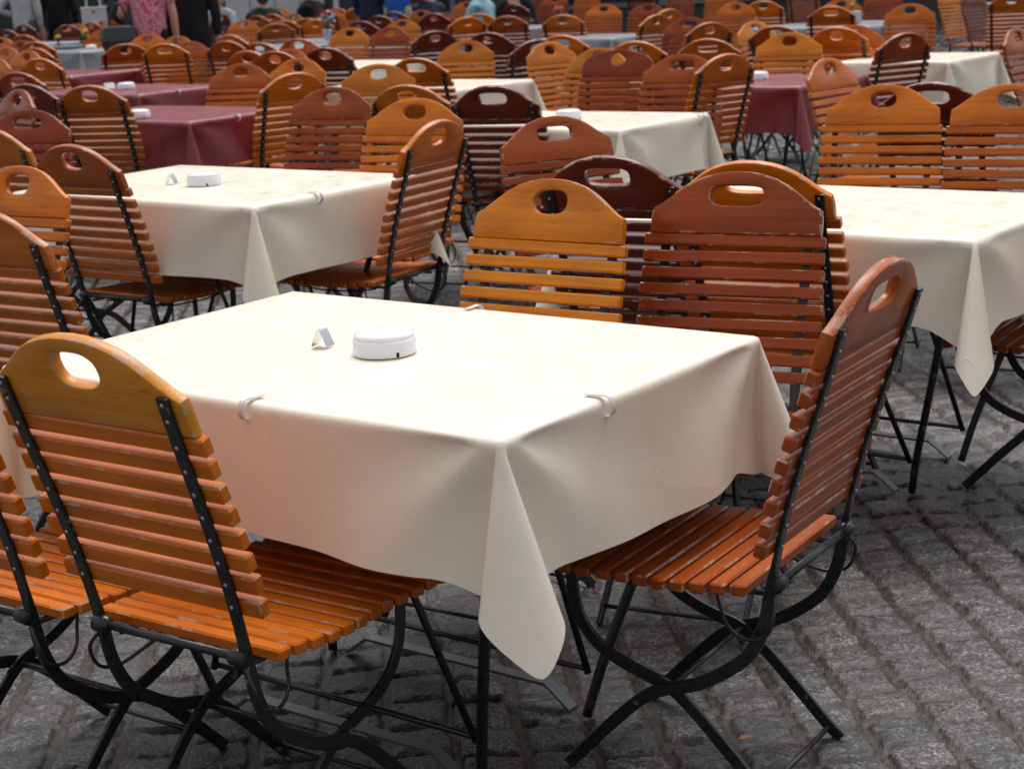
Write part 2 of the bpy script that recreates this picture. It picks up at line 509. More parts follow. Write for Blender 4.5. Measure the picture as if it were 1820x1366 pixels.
ybar = lambda z: .166 + .012 * min(max((z - .40) / .47, 0), 1)
CH = {}
def chair_meshes():
    rnd = random.Random(3)
    for var in range(2):
        n = 9 if var == 0 else 8
        z0, z1 = (.492 if n == 9 else .512), .792
        m = MB()
        for i in range(n):
            z = z0 + (z1 - z0) * i / (n - 1) - (0 if n == 9 else .002)
            hw = .226 - .010 * abs(i / (n - 1) - .4)
            M = back_frame(z, .0150) @ Matrix.Translation((0, rnd.uniform(-.002, .002), 0)) @ Matrix.Rotation(rnd.uniform(-.006, .006), 4, 'X')
            m.box((.0215, 2 * hw + rnd.uniform(-.003, .003), .0275 if n == 9 else .031), M, .0034)
        CH['backrest%d' % var] = m.mesh('backrest')
        m = MB()
        for i in range(12):
            x = .262 - i * .0372
            z = .4165 - .010 * math.sin(math.pi * i / 11) + (-.006 if i == 0 else 0)
            hw = .212 + .004 * math.sin(i)
            M = Matrix.Translation((x, rnd.uniform(-.0015, .0015), z)) @ Matrix.Rotation(.22 if i == 0 else 0, 4, 'Y') @ Matrix.Rotation(rnd.uniform(-.004, .004), 4, 'Z')
            m.box((.0285, 2 * hw, .0205), M, .0034)
        CH['seat%d' % var] = m.mesh('seat')
        for s, nm in ((1, 'L'), (-1, 'R')):
            CH['rivets%d%s' % (var, nm)] = None
            r = MB()
            zs = [z0 + (z1 - z0) * i / (n - 1) for i in range(n)] + [.835, .862]
            for z in zs:
                M = back_frame(z, -.0042) @ Matrix.Translation((0, s * ybar(z), 0))
                r.ball((0, 0, 0), .0042, 4, (.7, 1, 1), M)
            CH['rivets%d%s' % (var, nm)] = r
    for s, nm in ((1, 'L'), (-1, 'R')):
        for var in range(2):
            b_ = flat_bar(BARX, lambda z: s * ybar(z)); r_ = CH['rivets%d%s' % (var, nm)]
            nb_ = len(b_.f); b_.add(r_.v, r_.f, 0.0, True)
            me_ = b_.mesh('back_leg'); me_.materials.append(BLACK); me_.materials.append(RIVET)
            me_.polygons.foreach_set('material_index', [0] * nb_ + [1] * (len(b_.f) - nb_))
            CH['bar%d%s' % (var, nm)] = me_
        CH['leg' + nm] = flat_bar(LEGX, lambda z: s * .155, False).mesh('front_leg')
        # wire loop of the folding stop
        y = s * (.166 + .010)
        m = MB()
        P = smooth_path([(-.196, s * .160, .41), (-.205, y + s * .012, .375), (-.190, y + s * .012, .335), (-.150, y + s * .010, .322), (-.112, y - s * .004, .335), (-.088, s * .150, .358), (-.075, s * .140, .385)], 5)
        m.tube(P, .0034, 6)
        CH['loop' + nm] = m.mesh('wire_loop')
        m = MB()
        m.tube([(.235, s * .150, .398), (.05, s * .148, .392), (-.17, s * .148, .396)], .0055, 6)
        m.tube(smooth_path([(.20, s * .148, .388), (.10, s * .135, .372), (-.02, s * .120, .372), (-.12, s * .135, .386)], 4), .0032, 6)
        CH['rail' + nm] = m.mesh('seat_rail')
    def crossbar(x, z, w, r, boss=False):
        m = MB(); m.tube([(x, -w, z), (x, w, z)], r, 10)
        if boss:
            for s in (-1, 1):
                m.tube([(x, s * (w - .028), z), (x, s * (w - .022), z), (x, s * (w + .004), z), (x, s * (w + .008), z)], [r, r * 1.9, r * 2.1, r * 1.4], 12)
        return m.mesh('crossbar')
    CH['cross'] = [crossbar(-.200, .420, .164, .0075, True), crossbar(.012, .193, .160, .0055), crossbar(.190, .040, .166, .0050), crossbar(-.165, .024, .152, .0050)]
    # one mesh legs for far copies
    m = MB()
    for s in (1, -1):
        for pts, yf, tw in ((BARX, lambda z: s * ybar(z), True), (LEGX, lambda z: s * .155, False)):
            b = flat_bar(pts, yf, tw); m.add(b.v, b.f)
    for x, z in ((-.2, .42), (.012, .193), (.19, .04), (-.165, .024)): m.tube([(x, -.16, z), (x, .16, z)], .006, 6)
    CH['frame'] = m.mesh('metal_frame')

def rail_mesh(shape, seed=0):
    """arched head board with a grip hole: plate in local (y,z), thickness along x"""
    rnd = random.Random(seed)
    hb = .209                                     # half width at the bottom
    if shape == 'round':
        top = lambda y: .050 + .098 * math.sqrt(max(0, 1 - (abs(y) / .212) ** 2.3))
    else:
        xs = [0, .15, .3, .45, .58, .70, .80, .88, .94, 1.0]
        vs = [1.0, .985, .93, .835, .70, .53, .375, .26, .19, .12]
        top = lambda y: .046 + .104 * arr_interp(abs(y) / .209, xs, vs)
    out = []
    N = 40
    out.append((-hb, 0.0)); 
    for i in range(1, 8): out.append((-hb + 2 * hb * i / 8, 0.0))
    out.append((hb, 0.0)); out.append((hb + .001, .022)); out.append((hb, .044))
    for i in range(N + 1):
        y = (hb - .003) - 2 * (hb - .003) * i / N
        out.append((y, top(y)))
    out.append((-hb, .044)); out.append((-hb - .001, .022))
    n = len(out)
    cy, cz = 0.0, (.094 if shape != 'slot' else .092)
    if shape == 'round': cz = .098
    def hole(a):
        c, s_ = math.cos(a), math.sin(a)
        if shape == 'slot': A, B, e = .064, .025, 3.6
        elif shape == 'round': A, B, e = .044, .038, 2.0
        else: A, B, e = .048, .030, 2.5
        return cy + A * math.copysign(abs(c) ** (2 / e), c), cz + B * math.copysign(abs(s_) ** (2 / e), s_)
    H = []
    for (y, z) in out:
        H.append(hole(math.atan2((z - cz) * (1.55 if shape != 'round' else 1), y - cy)))
    th = .0225; c = .0052
    def inset(loop, k, sgn):
        r = []
        m_ = len(loop)
        for i in range(m_):
            a = Vector(loop[i - 1]); b = Vector(loop[(i + 1) % m_]); t = (b - a).normalized()
            nn = Vector((-t.y, t.x)) * sgn
            r.append((loop[i][0] + nn.x * k, loop[i][1] + nn.y * k))
        return r
    rings = []       # order: front inner.. list of (loop, x, wear)
    Oi = inset(out, c, 1); Om = inset(out, c * .3, 1); Hi = inset(H, c, -1); Hm = inset(H, c * .3, -1)
    seq = [(Hi, th / 2), (Oi, th / 2), (Om, th / 2 - c * .3), (out, th / 2 - c), (out, -th / 2 + c), (Om, -th / 2 + c * .3), (Oi, -th / 2), (Hi, -th / 2), (Hm, -th / 2 + c * .3), (H, -th / 2 + c), (H, th / 2 - c), (Hm, th / 2 - c * .3)]
    wear = [0, 1, 1, .6, 1, 1, 0, .7, .7, .2, .7, .7]
    # extra ring between hole and outline on the faces for smoother shading
    m = MB(); vs, fs, we = [], [], []
    for lp, x in seq:
        for y, z in lp: vs.append((x, y, z))
    K = len(seq)
    for k in range(K):
        k2 = (k + 1) % K
        for i in range(n):
            i2 = (i + 1) % n
            fs.append([k * n + i, k * n + i2, k2 * n + i2, k2 * n + i]); we.append(float(wear[k]))
    m.add(vs, fs, we, True)
    v2 = []
    M = back_frame(.806, .0155)
    m.v = [tuple(M @ Vector(p)) for p in m.v]
    me = m.mesh('top_rail', 40)
    return me

chair_meshes()
for shp in ('oval', 'slot', 'round'): CH['top_' + shp] = rail_mesh(shp)
import bmesh
for k in ('oval', 'slot', 'round'):
    me = CH['top_' + k]; bm = bmesh.new(); bm.from_mesh(me)
    bmesh.ops.recalc_face_normals(bm, faces=bm.faces); bm.to_mesh(me); bm.free()

def chair(x, y, yaw, mk, shape, label, full=True, var=0):
    root = empty('folding_chair', (x, y, 0), R(yaw))
    tag(root, label, 'chair', 'folding slatted beer garden chairs')
    wd = WOOD['o'] if mk == 'c' else WOOD[mk]
    seatw = WOOD['o'] if mk in ('c', 'y', 't') else wd
    link('seat', CH['seat%d' % var], seatw, root)
    link('backrest', CH['backrest%d' % var], wd, root)
    tr = link('top_rail', CH['top_' + shape], WOOD['yr'] if mk == 'c' else wd, root)
    if mk == 'c': tr['label'] = 'scratched yellowish arched rail with oval grip hole'
    if full:
        for s in 'LR':
            b = link('back_leg', CH['bar%d%s' % (var, s)], None, root)
            link('front_leg', CH['leg' + s], BLACK, root)
            link('wire_loop', CH['loop' + s], BLACK, root)
            link('seat_rail', CH['rail' + s], BLACK, root)
        for me in CH['cross']: link('crossbar', me, BLACK, root)
    else:
        link('metal_frame', CH['frame'], BLACK, root)
    return root
CHAIRS = [
 (-0.462, 2.819, 54.6, 'c', 'oval', 'orange chair in the left foreground with scratched yellowish rail, back to the camera'),
 (0.347, 3.011, 147.5, 'r', 'slot', 'red-brown chair at the right end of the front cream table, chipped arch, seen from behind'),
 (-0.859, 3.057, 54, 'c', 'oval', 'foreground chair mostly beyond the left edge, only slat ends and seat in view'),
 (0.414, 3.8, -116, 'r', 'slot', 'red chair with wide slot hole at the far side of the front cream table'),
 (-0.064, 3.868, -124.3, 'y', 'oval', 'amber chair facing camera at the far side of the front cream table'),
 (-1.076, 4.429, 57, 't', 'oval', 'worn light brown chair at left edge seen from behind, riveted black bar'),
 (1.5, 4.575, 147.5, 'r', 'oval', 'red chair at the right edge of the photo, only seat corner and legs in view'),
 (0.77, 4.607, 62, 'o', 'slot', 'orange-brown chair seen from behind with riveted bar, behind the red chair of the front table'),
 (-1.579, 4.83, -122, 'o', 'oval', 'orange chair facing the camera at the left edge, chipped rim'),
 (0.433, 4.889, 62, 'm', 'slot', 'dark mahogany rail with wide slot behind the amber chair of the front table'),
 (0.322, 5.557, -64, 'r', 'slot', 'red turned chair with a worn end grain behind the dark mahogany rail'),
 (1.689, 5.916, -114, 'o', 'oval', 'orange chair facing camera, right one behind the right cream table, cut by the edge'),
 (-1.216, 6.008, 54.7, 't', 'oval', 'dark brown weathered chair seen from behind at the left cream table'),
 (-0.489, 6.122, 149.8, 'o', 'oval', 'orange-brown chair at the right end of the left cream table, seen from behind'),
 (1.293, 6.181, -114, 'o', 'oval', 'orange chair facing camera with worn lower rim, left one behind the right cream table'),
 (-0.449, 6.694, -112, 'o', 'oval', 'orange chair facing camera beside the red-brown one behind the left cream table'),
 (1.765, 6.805, 62, 'm', 'slot', 'dark red rail with slot hole rising between the two orange chairs on the right'),
 (-1.734, 6.883, 55, 't', 'oval', 'brown chair cut by the left edge seen from behind with dark bolt'),
 (-2.09, 7.173, -107, 'r', 'slot', 'red chair with a wide slot hole facing the camera at the left edge'),
 (-0.878, 7.679, -115, 'r', 'oval', 'red-brown chair facing camera at the far side of the left cream table'),
 (0.113, 7.856, 66, 'm', 'slot', 'very dark brown chair with slot hole and white wet slats at the centre cream table'),
 (1.791, 8.016, -42, 'o', 'oval', 'orange chair turned sideways before the right maroon table, scratched slats'),
 (-0.259, 8.168, 64, 't', 'oval', 'tan-brown arched rail just behind the orange chair of the left cream table'),
 (-2.702, 8.853, -140, 'r', 'oval', 'round red rail with oval hole at the left edge'),
 (0.848, 8.851, -112, 'r', 'slot', 'red chair with wide slot hole right beside the round topped one'),
 (0.989, 9.291, 126, 'o', 'oval', 'orange-red slatted chair seen from behind at the right end of the centre cream table'),
 (-0.703, 9.411, -100, 'y', 'oval', 'bright orange chair turned slightly, at the left end of the middle cream table'),
 (0.569, 9.619, -112, 'r', 'round', 'round topped red-orange chair with round hole at the centre cream table'),
 (-1.265, 9.579, 128, 'o', 'oval', 'orange-brown slatted chair seen from behind at the right end of the front maroon table'),
 (3.232, 9.906, -40, 'r', 'oval', 'red chair facing left of camera at the right end of the upper right cream table'),
 (0.422, 10.006, -125, 'y', 'oval', 'amber rim just behind the round topped red-orange chair'),
 (-2.397, 9.865, 62, 'm', 'slot', 'dark red rail just behind the round red rail on the left'),
 (-1.619, 10.264, -108, 'o', 'oval', 'bright orange chair facing camera right of the middle maroon table'),
 (-2.004, 9.436, 72, 't', 'oval', 'tan brown slatted chair seen from behind, left of the front maroon table'),
 (2.216, 10.523, 120, 'r', 'oval', 'dark red chair seen from behind left of the upper right cream table'),
 (-0.309, 10.531, 62, 'o', 'slot', 'brown rail with a wide slot and black bar at the middle cream table'),
 (-1.372, 10.626, -120, 'o', 'oval', 'light orange rail just behind the brown-backed slatted chair'),
 (1.697, 10.677, -114, 'y', 'oval', 'amber chair facing camera at the far side of the right maroon table'),
 (1.436, 11.047, 64, 't', 'slot', 'tan-brown wide rail right behind the red slotted rail and orange-red chair'),
 (0.556, 11.155, -50, 'y', 'oval', 'amber chair turned sideways right behind the dark red narrow one'),
 (1.018, 11.187, 62, 'o', 'oval', 'orange-brown rail rising behind the round topped one'),
 (-2.815, 11.27, 62, 'r', 'slot', 'red-brown curved rail directly in front of the bright orange chair'),
 (2.208, 11.274, -114, 'o', 'oval', 'orange chair facing camera beside the amber one at the right maroon table'),
 (2.383, 11.712, 58, 'o', 'oval', 'thin orange rim peeping out behind the pair at the right maroon table'),
 (-0.315, 11.932, -112, 'y', 'oval', 'amber chair facing camera at the far side of the middle cream table'),
 (0.088, 12.1, 125, 'm', 'oval', 'dark red narrow chair seen from behind left of an amber one'),
 (-1.603, 12.062, -120, 'o', 'oval', 'orange rail half hidden behind the dark brown one'),
 (-1.353, 12.42, 62, 'r', 'oval', 'dark red rounded rail right of the arched orange-brown one'),
 (2.073, 12.358, 62, 'r', 'oval', 'red rail with black bar behind the amber chair of the right maroon table'),
 (-1.042, 12.619, 65, 'm', 'oval', 'dark brown chair seen from behind with black bar and white wet slats'),
 (2.122, 12.789, -50, 'y', 'oval', 'amber narrow rail left of the red one behind the right maroon table'),
 (-1.573, 12.705, 60, 'o', 'oval', 'arched orange-brown rail with a large hole, behind the orange chair at the maroon table'),
 (0.607, 12.639, 64, 'o', 'slot', 'orange-brown rail and slats seen from behind near the grey cloth'),
 (-3.983, 13.195, -125, 't', 'oval', 'worn orange rail cut by the left edge, beneath the small orange chairs'),
 (-3.166, 13.245, 60, 'o', 'oval', 'bright orange chair seen from behind, left of the farthest maroon table'),
 (1.479, 13.572, 115, 't', 'oval', 'brown-red chair seen from behind just right of the red slotted one'),
 (0.084, 13.82, 66, 'm', 'oval', 'dark red slatted chair behind the amber one at the middle cream table'),
 (1.499, 14.225, -108, 'r', 'slot', 'red chair with a bluish wide slot hole, facing camera'),
 (-1.666, 14.096, 60, 'r', 'oval', 'dull red rail with its hole showing grey cloth'),
 (-4.045, 14.395, -125, 'o', 'oval', 'orange chair with pale worn rim, third of the leftmost orange stack'),
 (-1.44, 14.599, 65, 'r', 'oval', 'wide red rail in the middle of the left group'),
 (-2.657, 14.573, -108, 't', 'oval', 'tan slatted chair facing camera at the middle maroon table'),
 (-0.617, 14.725, 115, 'm', 'oval', 'dark red chair with light grip hole seen from behind above the middle cream table'),
 (3.424, 14.751, -110, 'o', 'oval', 'large orange chair facing camera near the top edge above the upper right cream table'),
 (-2.674, 15.014, 80, 'o', 'slot', 'brown-backed chair with black bar below the woman in pink'),
 (-2.07, 14.866, 66, 'r', 'oval', 'red-brown chair below the person in black, black bar on its left'),
 (-3.198, 15.433, 100, 't', 'oval', 'brown slatted chair mostly hidden beneath the black handbag'),
 (-4.508, 15.496, -122, 'o', 'oval', 'orange chair facing the camera, small round hole, near the left edge'),
 (-3.783, 15.564, 58, 't', 'oval', 'faded tan rail peeping over an orange one, left of the grey table'),
 (-1.079, 15.658, -118, 'r', 'oval', 'pinkish red chair, right one of the pair behind the thin cream table'),
 (3.038, 15.843, 75, 'o', 'slot', 'far orange-brown chair seen from behind with two bars left of the grey flower pot'),
 (1.216, 15.881, 132, 't', 'oval', 'pale narrow chair seen side-on at the end of the far grey table'),
 (-1.477, 16.079, -118, 'y', 'oval', 'light orange chair, left one of the pair behind the thin cream table'),
 (-3.089, 16.189, -118, 't', 'oval', 'tan chair just behind the pair at the middle maroon table'),
 (-2.222, 16.356, 58, 'o', 'oval', 'orange rail peeping over a red-brown chair right of the person in black'),
 (4.822, 16.544, 75, 'o', 'oval', 'orange-brown chair seen from behind in the top right corner'),
 (3.288, 17.091, -112, 'o', 'oval', 'far orange chair left of the grey flower pot'),
 (-4.836, 17.276, -120, 'r', 'oval', 'red chair with small hole between yellow and orange chairs, far left'),
 (-4.315, 17.329, 75, 'o', 'oval', 'orange chair seen from behind beside the grey clothed table corner'),
 (-3.514, 17.329, -105, 'o', 'oval', 'orange chair in front of the woman in pink'),
 (1.5, 17.335, 125, 'o', 'oval', 'small brown-orange rail beyond the pale narrow chair'),
 (0.722, 17.338, 80, 'o', 'oval', 'orange-brown far chair with two bars standing before the grey clothed table'),
 (5.033, 17.668, -50, 'm', 'oval', 'very dark chair tipped sideways above the upper right cream table'),
 (2.562, 17.874, -75, 'o', 'oval', 'far orange chair turned sideways left of the one with two black bars'),
 (0.205, 17.886, 78, 'r', 'oval', 'red-brown chair seen from behind right below the person in pale blue'),
 (-1.069, 17.917, -115, 'y', 'oval', 'amber chair facing camera right of the pinkish red one'),
 (4.909, 18.072, -50, 'y', 'oval', 'orange chair tipped sideways above the upper right cream table'),
 (-0.373, 18.17, 110, 'o', 'oval', 'brown-orange narrow chair seen from behind with two bars, below the person in pale blue'),
 (2.864, 18.612, 75, 'o', 'oval', 'far orange chair seen from behind with two black bars near the top edge'),
 (-5.445, 18.852, -115, 'y', 'oval', 'yellow chair at the left edge, half cut off by the photo'),
 (-1.213, 18.639, 62, 'm', 'slot', 'dark red chair seen from behind, right of the grey flower pot'),
 (1.583, 19.132, -110, 'r', 'oval', 'red chair facing camera behind the far grey table, right of the two'),
 (-0.065, 19.19, 75, 'o', 'oval', 'orange rail behind a narrow brown-orange one, below the person in pale blue'),
 (4.186, 19.265, -112, 'r', 'oval', 'red chair near the top edge right of the grey flower pot'),
 (-2.404, 19.507, 100, 't', 'oval', 'brown slatted chair with two black bars, left of the far orange one'),
 (-0.751, 19.819, -118, 'r', 'oval', 'far red slatted chair in front of the person in navy'),
 (1.147, 19.835, -110, 'o', 'oval', 'orange chair facing camera behind the far grey table, left of the two'),
 (-4.552, 19.941, -110, 'o', 'oval', 'orange chair facing camera just left of the black handbag'),
 (-5.098, 20.004, 70, 'r', 'oval', 'reddish chair in front of the person in grey'),
 (-1.911, 20.291, 75, 'o', 'oval', 'far orange chair seen from behind with two black bars'),
 (-0.505, 20.312, 60, 'm', 'oval', 'dark rail edge just behind the far red slatted chair'),
 (-2.326, 20.518, 80, 'r', 'oval', 'red rail just behind a brown slatted one, far back'),
 (-1.142, 20.57, 60, 'm', 'oval', 'very dark far chair left of the person in beige'),
 (-2.021, 20.957, 65, 't', 'oval', 'pale brown rim hidden behind the far orange chair'),
 (-3.112, 21.048, -112, 'o', 'oval', 'far orange chair facing camera left of the person in the green jacket'),
 (-1.042, 21.519, -120, 't', 'oval', 'far brown chair between the person in beige and the one in navy'),
 (-1.044, 21.961, 60, 'm', 'slot', 'dark red far chair just below the person in beige'),
 (0.432, 22.671, 60, 'm', 'oval', 'very dark far chair near the top edge right of the pale blue shirt'),
 (-6.017, 22.875, 60, 'm', 'oval', 'dark brown chair cut by the left edge, behind the person in grey'),
 (-2.813, 23.034, -130, 't', 'oval', 'far brown chair below the bending person in black'),
 (-5.717, 23.506, -120, 'o', 'oval', 'orange chair right beside the dark one at the flower table'),
 (4.203, 23.574, 62, 'r', 'oval', 'far red chair cut by the top edge right of the one with two black bars'),
 (-2.95, 23.736, 60, 't', 'oval', 'brown chair just in front of the person in the green jacket'),
 (-5.567, 23.927, 75, 'm', 'slot', 'dark brown chair behind the grey table with the yellow flowers'),
 (3.012, 24.092, -112, 'o', 'oval', 'far orange slatted chair cut by the top edge'),
 (-2.817, 24.285, 60, 't', 'oval', 'small brown chair right of the person in the green jacket'),
 (-2.147, 24.406, -70, 'o', 'oval', 'narrow orange chair far back near the pale pillar'),
 (-2.165, 24.861, 60, 'm', 'slot', 'far dark red chair below the bending person in black'),
 (-2.089, 25.31, 120, 't', 'oval', 'far brown rail right of the pot with blue flowers'),
 (-5.362, 24.773, 60, 'r', 'oval', 'red-brown chair under the white shopping bag'),
 (-1.263, 25.17, -115, 'r', 'oval', 'tiny reddish rail right of the person in beige'),
 (-0.48, 25.238, -110, 't', 'oval', 'far brown chair left of the person in pale blue'),
 (-4.129, 25.443, 148, 'm', 'oval', 'far red chair standing side-on right of the person in black'),
 (-6.497, 25.563, 60, 'm', 'oval', 'dark brown chair left of the person in grey, topmost of the left cluster'),
 (-5.7, 25.755, 120, 't', 'oval', 'brown edge-lit chair left of the black handbag'),
 (-2.076, 25.803, 60, 't', 'oval', 'far brown rail left of the pot with blue flowers'),
 (0.83, 26.074, -105, 'r', 'oval', 'dark red far chair beside the potted orange flowers'),
 (2.691, 26.305, -112, 'r', 'oval', 'far red slatted chair cut by the top edge, above the red slotted chair'),
 (2.338, 26.84, 62, 'm', 'oval', 'far dark chair cut by the top edge behind the two at the far grey table'),
 (-3.439, 27.313, -120, 'o', 'oval', 'tiny orange chair near the top edge right of the person in the green jacket'),
 (1.414, 28.327, -112, 'o', 'oval', 'far orange chair cut by the top edge beyond the far grey table'),
 (0.526, 31.229, -112, 'r', 'oval', 'far red chair cut by the top edge, left of the potted orange flowers'),
]

for i, (x, y, yaw, mk, shp, lab) in enumerate(CHAIRS):
    c = chair(x, y, yaw, mk, shp, lab, y < 15.2, 1 if mk == 'c' else 0)

# ------------------------------------------------------------ tables and their cloths
def cloth_mesh(a, b, h, seed, lean=(0, 0, 0, 0), lod=1.0, wave=1.0, hm=.25):
    """wax cloth over an a x b top whose near corner is the origin; table spans x in [-a,0], y in [0,b]; z=0 is the table top.
    The side sheets hang, the surplus at every corner rolls into a cone."""
    rnd = random.Random(seed)
    r = .013; h0 = .0045
    nx, ny = int(26 * lod) + 4, int(18 * lod) + 4
    vs, fs = [], []
    def P(u, v): return (-a * u, b * v)
    grid = {}
    ph = [rnd.uniform(0, 6.28) for _ in range(12)]
    for i in range(nx + 1):
        for j in range(ny + 1):
            x, y = P(i / nx, j / ny)
            e = min(i, nx - i, j, ny - j)
            z = 0 if e == 0 else .0012 * math.sin(3 * x + ph[0]) * math.sin(4.1 * y + ph[1]) + .0006 * math.sin(11 * x + 5 * y + ph[2])
            grid[i, j] = len(vs); vs.append((x, y, z))
    for i in range(nx):
        for j in range(ny):
            fs.append([grid[i, j], grid[i, j + 1], grid[i + 1, j + 1], grid[i + 1, j]])
    # perimeter going round: start at near corner (0,0) along +y (side n=+x), then far side n=+y, then n=-x, then n=-y
    per = []
    nc = int(34 * lod) + 6
    def side(idx_list, n, tdir):
        m_ = len(idx_list)
        for k, gi in enumerate(idx_list):
            per.append(('s', gi, n, k / (m_ - 1), tdir))
    S = [([grid[0, j] for j in range(ny + 1)], (1, 0)), ([grid[i, ny] for i in range(nx + 1)], (0, 1)),
         ([grid[nx, ny - j] for j in range(ny + 1)], (-1, 0)), ([grid[nx - i, 0] for i in range(nx + 1)], (0, -1))]
    for si in range(4):
        idx, n = S[si]; n2 = S[(si + 1) % 4][1]
        side(idx, n, si)
        for k in range(1, nc):
            per.append(('c', idx[-1], n, n2, k / nc, si))
    K = int(16 * lod) + 5
    rings = []
    sidew = [[(rnd.uniform(.5, 1), rnd.uniform(4, 8), rnd.uniform(0, 6.28)), (rnd.uniform(.3, .7), rnd.uniform(9, 16), rnd.uniform(0, 6.28)), (rnd.uniform(.2, .4), rnd.uniform(18, 27), rnd.uniform(0, 6.28))] for _ in range(4)]
    rk = [rnd.uniform(.60, .95) for _ in range(4)]
    if seed == 11: rk = [.7, .8, .8, .60]
    ln4 = [l_ if l_ else rnd.uniform(-.6, .6) for l_ in lean]
    hem = [(rnd.uniform(-.012, .012), rnd.uniform(3, 6), rnd.uniform(0, 6.28)) for _ in range(4)]
    for it in per:
        base = Vector(vs[it[1]]); col = [it[1]]
        if it[0] == 's':
            n = Vector((it[2][0], it[2][1], 0)); s = it[3]; si = it[4]
            ln = b if si % 2 == 0 else a
            ec = min(1, min(s, 1 - s) * ln / .13); ec = ec * ec * (3 - 2 * ec)
            D = h + (hm - h) * ec + hem[si][0] * math.sin(hem[si][1] * s * ln + hem[si][2]) * math.sin(math.pi * s)
            env = min(1, min(s, 1 - s) * ln / .16); env = env * env * (3 - 2 * env)
            for k in range(1, K + 1):
                d = D * (k / K) ** .85
                arc = r * math.pi / 2
                if d < arc: off = r * math.sin(d / r); z = -(r - r * math.cos(d / r))
                else:
                    q = (d - arc) / (h - arc)
                    w = sum(A * math.sin(f * s * ln + p_) for A, f, p_ in sidew[si])
                    bulge = .020 * q + (.010 * q ** 1.4 * w * wave + .008 * q) * 1.0
                    rad_ = 0
                    for e_, cs in ((s * ln, 0), ((1 - s) * ln, 3)):
                        dist = math.hypot(e_, d); th = math.atan2(e_, d)
                        rad_ += .0085 * math.sin(6.5 * th + ph[cs] ) * math.exp(-dist / .30) * min(1, dist / .10) * min(1, e_ / .05)
                    off = r + wave * rad_ + env * bulge - .010 * (1 - env) * math.sin(math.pi * min(q, 1)) ; z = -(r + (d - arc) * (1 - .004))
                col.append(len(vs)); vs.append((base.x + n.x * off, base.y + n.y * off, z))
        else:
            n1 = Vector((*it[2], 0)); n2 = Vector((*it[3], 0)); f = it[4]; ci = it[5]
            phi = f * math.pi / 2
            D = h / (math.cos(phi) ** 22 + math.sin(phi) ** 22) ** (1 / 22)
            az = n1 * math.cos(phi) + n2 * math.sin(phi)
            diag = (n1 + n2).normalized(); tan = (n2 - n1).normalized()
            ln_ = ln4[ci]
            psi = 2 * math.pi * f
            # circle on the unit sphere that touches 'down': radial part and tangential part
            rad = (1 - math.cos(psi)) * .250 * rk[ci]
            tg = math.sin(psi) * .250 * (1.30 - .7 * rk[ci]) + ln_ * (1 - math.cos(psi)) * .12
            dr = (Vector((0, 0, -1)) + diag * rad - tan * tg)
            dr.normalize()
            for k in range(1, K + 1):
                d = D * (k / K) ** .85
                arc = r * math.pi / 2
                if d < arc: p = base + az * (r * math.sin(d / r)) - Vector((0, 0, r - r * math.cos(d / r)))
                else:
                    t = d - arc
                    p = base + az * r - Vector((0, 0, r)) + dr * t
                    # the roll opens a little towards the hem
                col.append(len(vs)); vs.append(tuple(p))
        rings.append(col)
    m_ = len(rings)
    for i in range(m_):
        A, B = rings[i], rings[(i + 1) % m_]
        for k in range(K):
            if A[k] == B[k]: fs.append([A[k], A[k + 1], B[k + 1]])
            else: fs.append([A[k], A[k + 1], B[k + 1], B[k]])
    m = MB(); m.add(vs, fs, 0.0, True)
    me = m.mesh('tablecloth')
    bm = bmesh.new(); bm.from_mesh(me); bmesh.ops.recalc_face_normals(bm, faces=bm.faces)
    up = [f for f in bm.faces if abs(f.calc_center_median().z) < .003 and abs(f.normal.z) > .9]
    if up and sum(f.normal.z for f in up) < 0: bmesh.ops.reverse_faces(bm, faces=bm.faces)
    bm.to_mesh(me); bm.free()
    return me

YAW = -0.652
ZT = .75
def tpos(N, lx, ly, yaw=YAW):
    c, s = math.cos(yaw), math.sin(yaw)
    return (N[0] + lx * c - ly * s, N[1] + lx * s + ly * c)

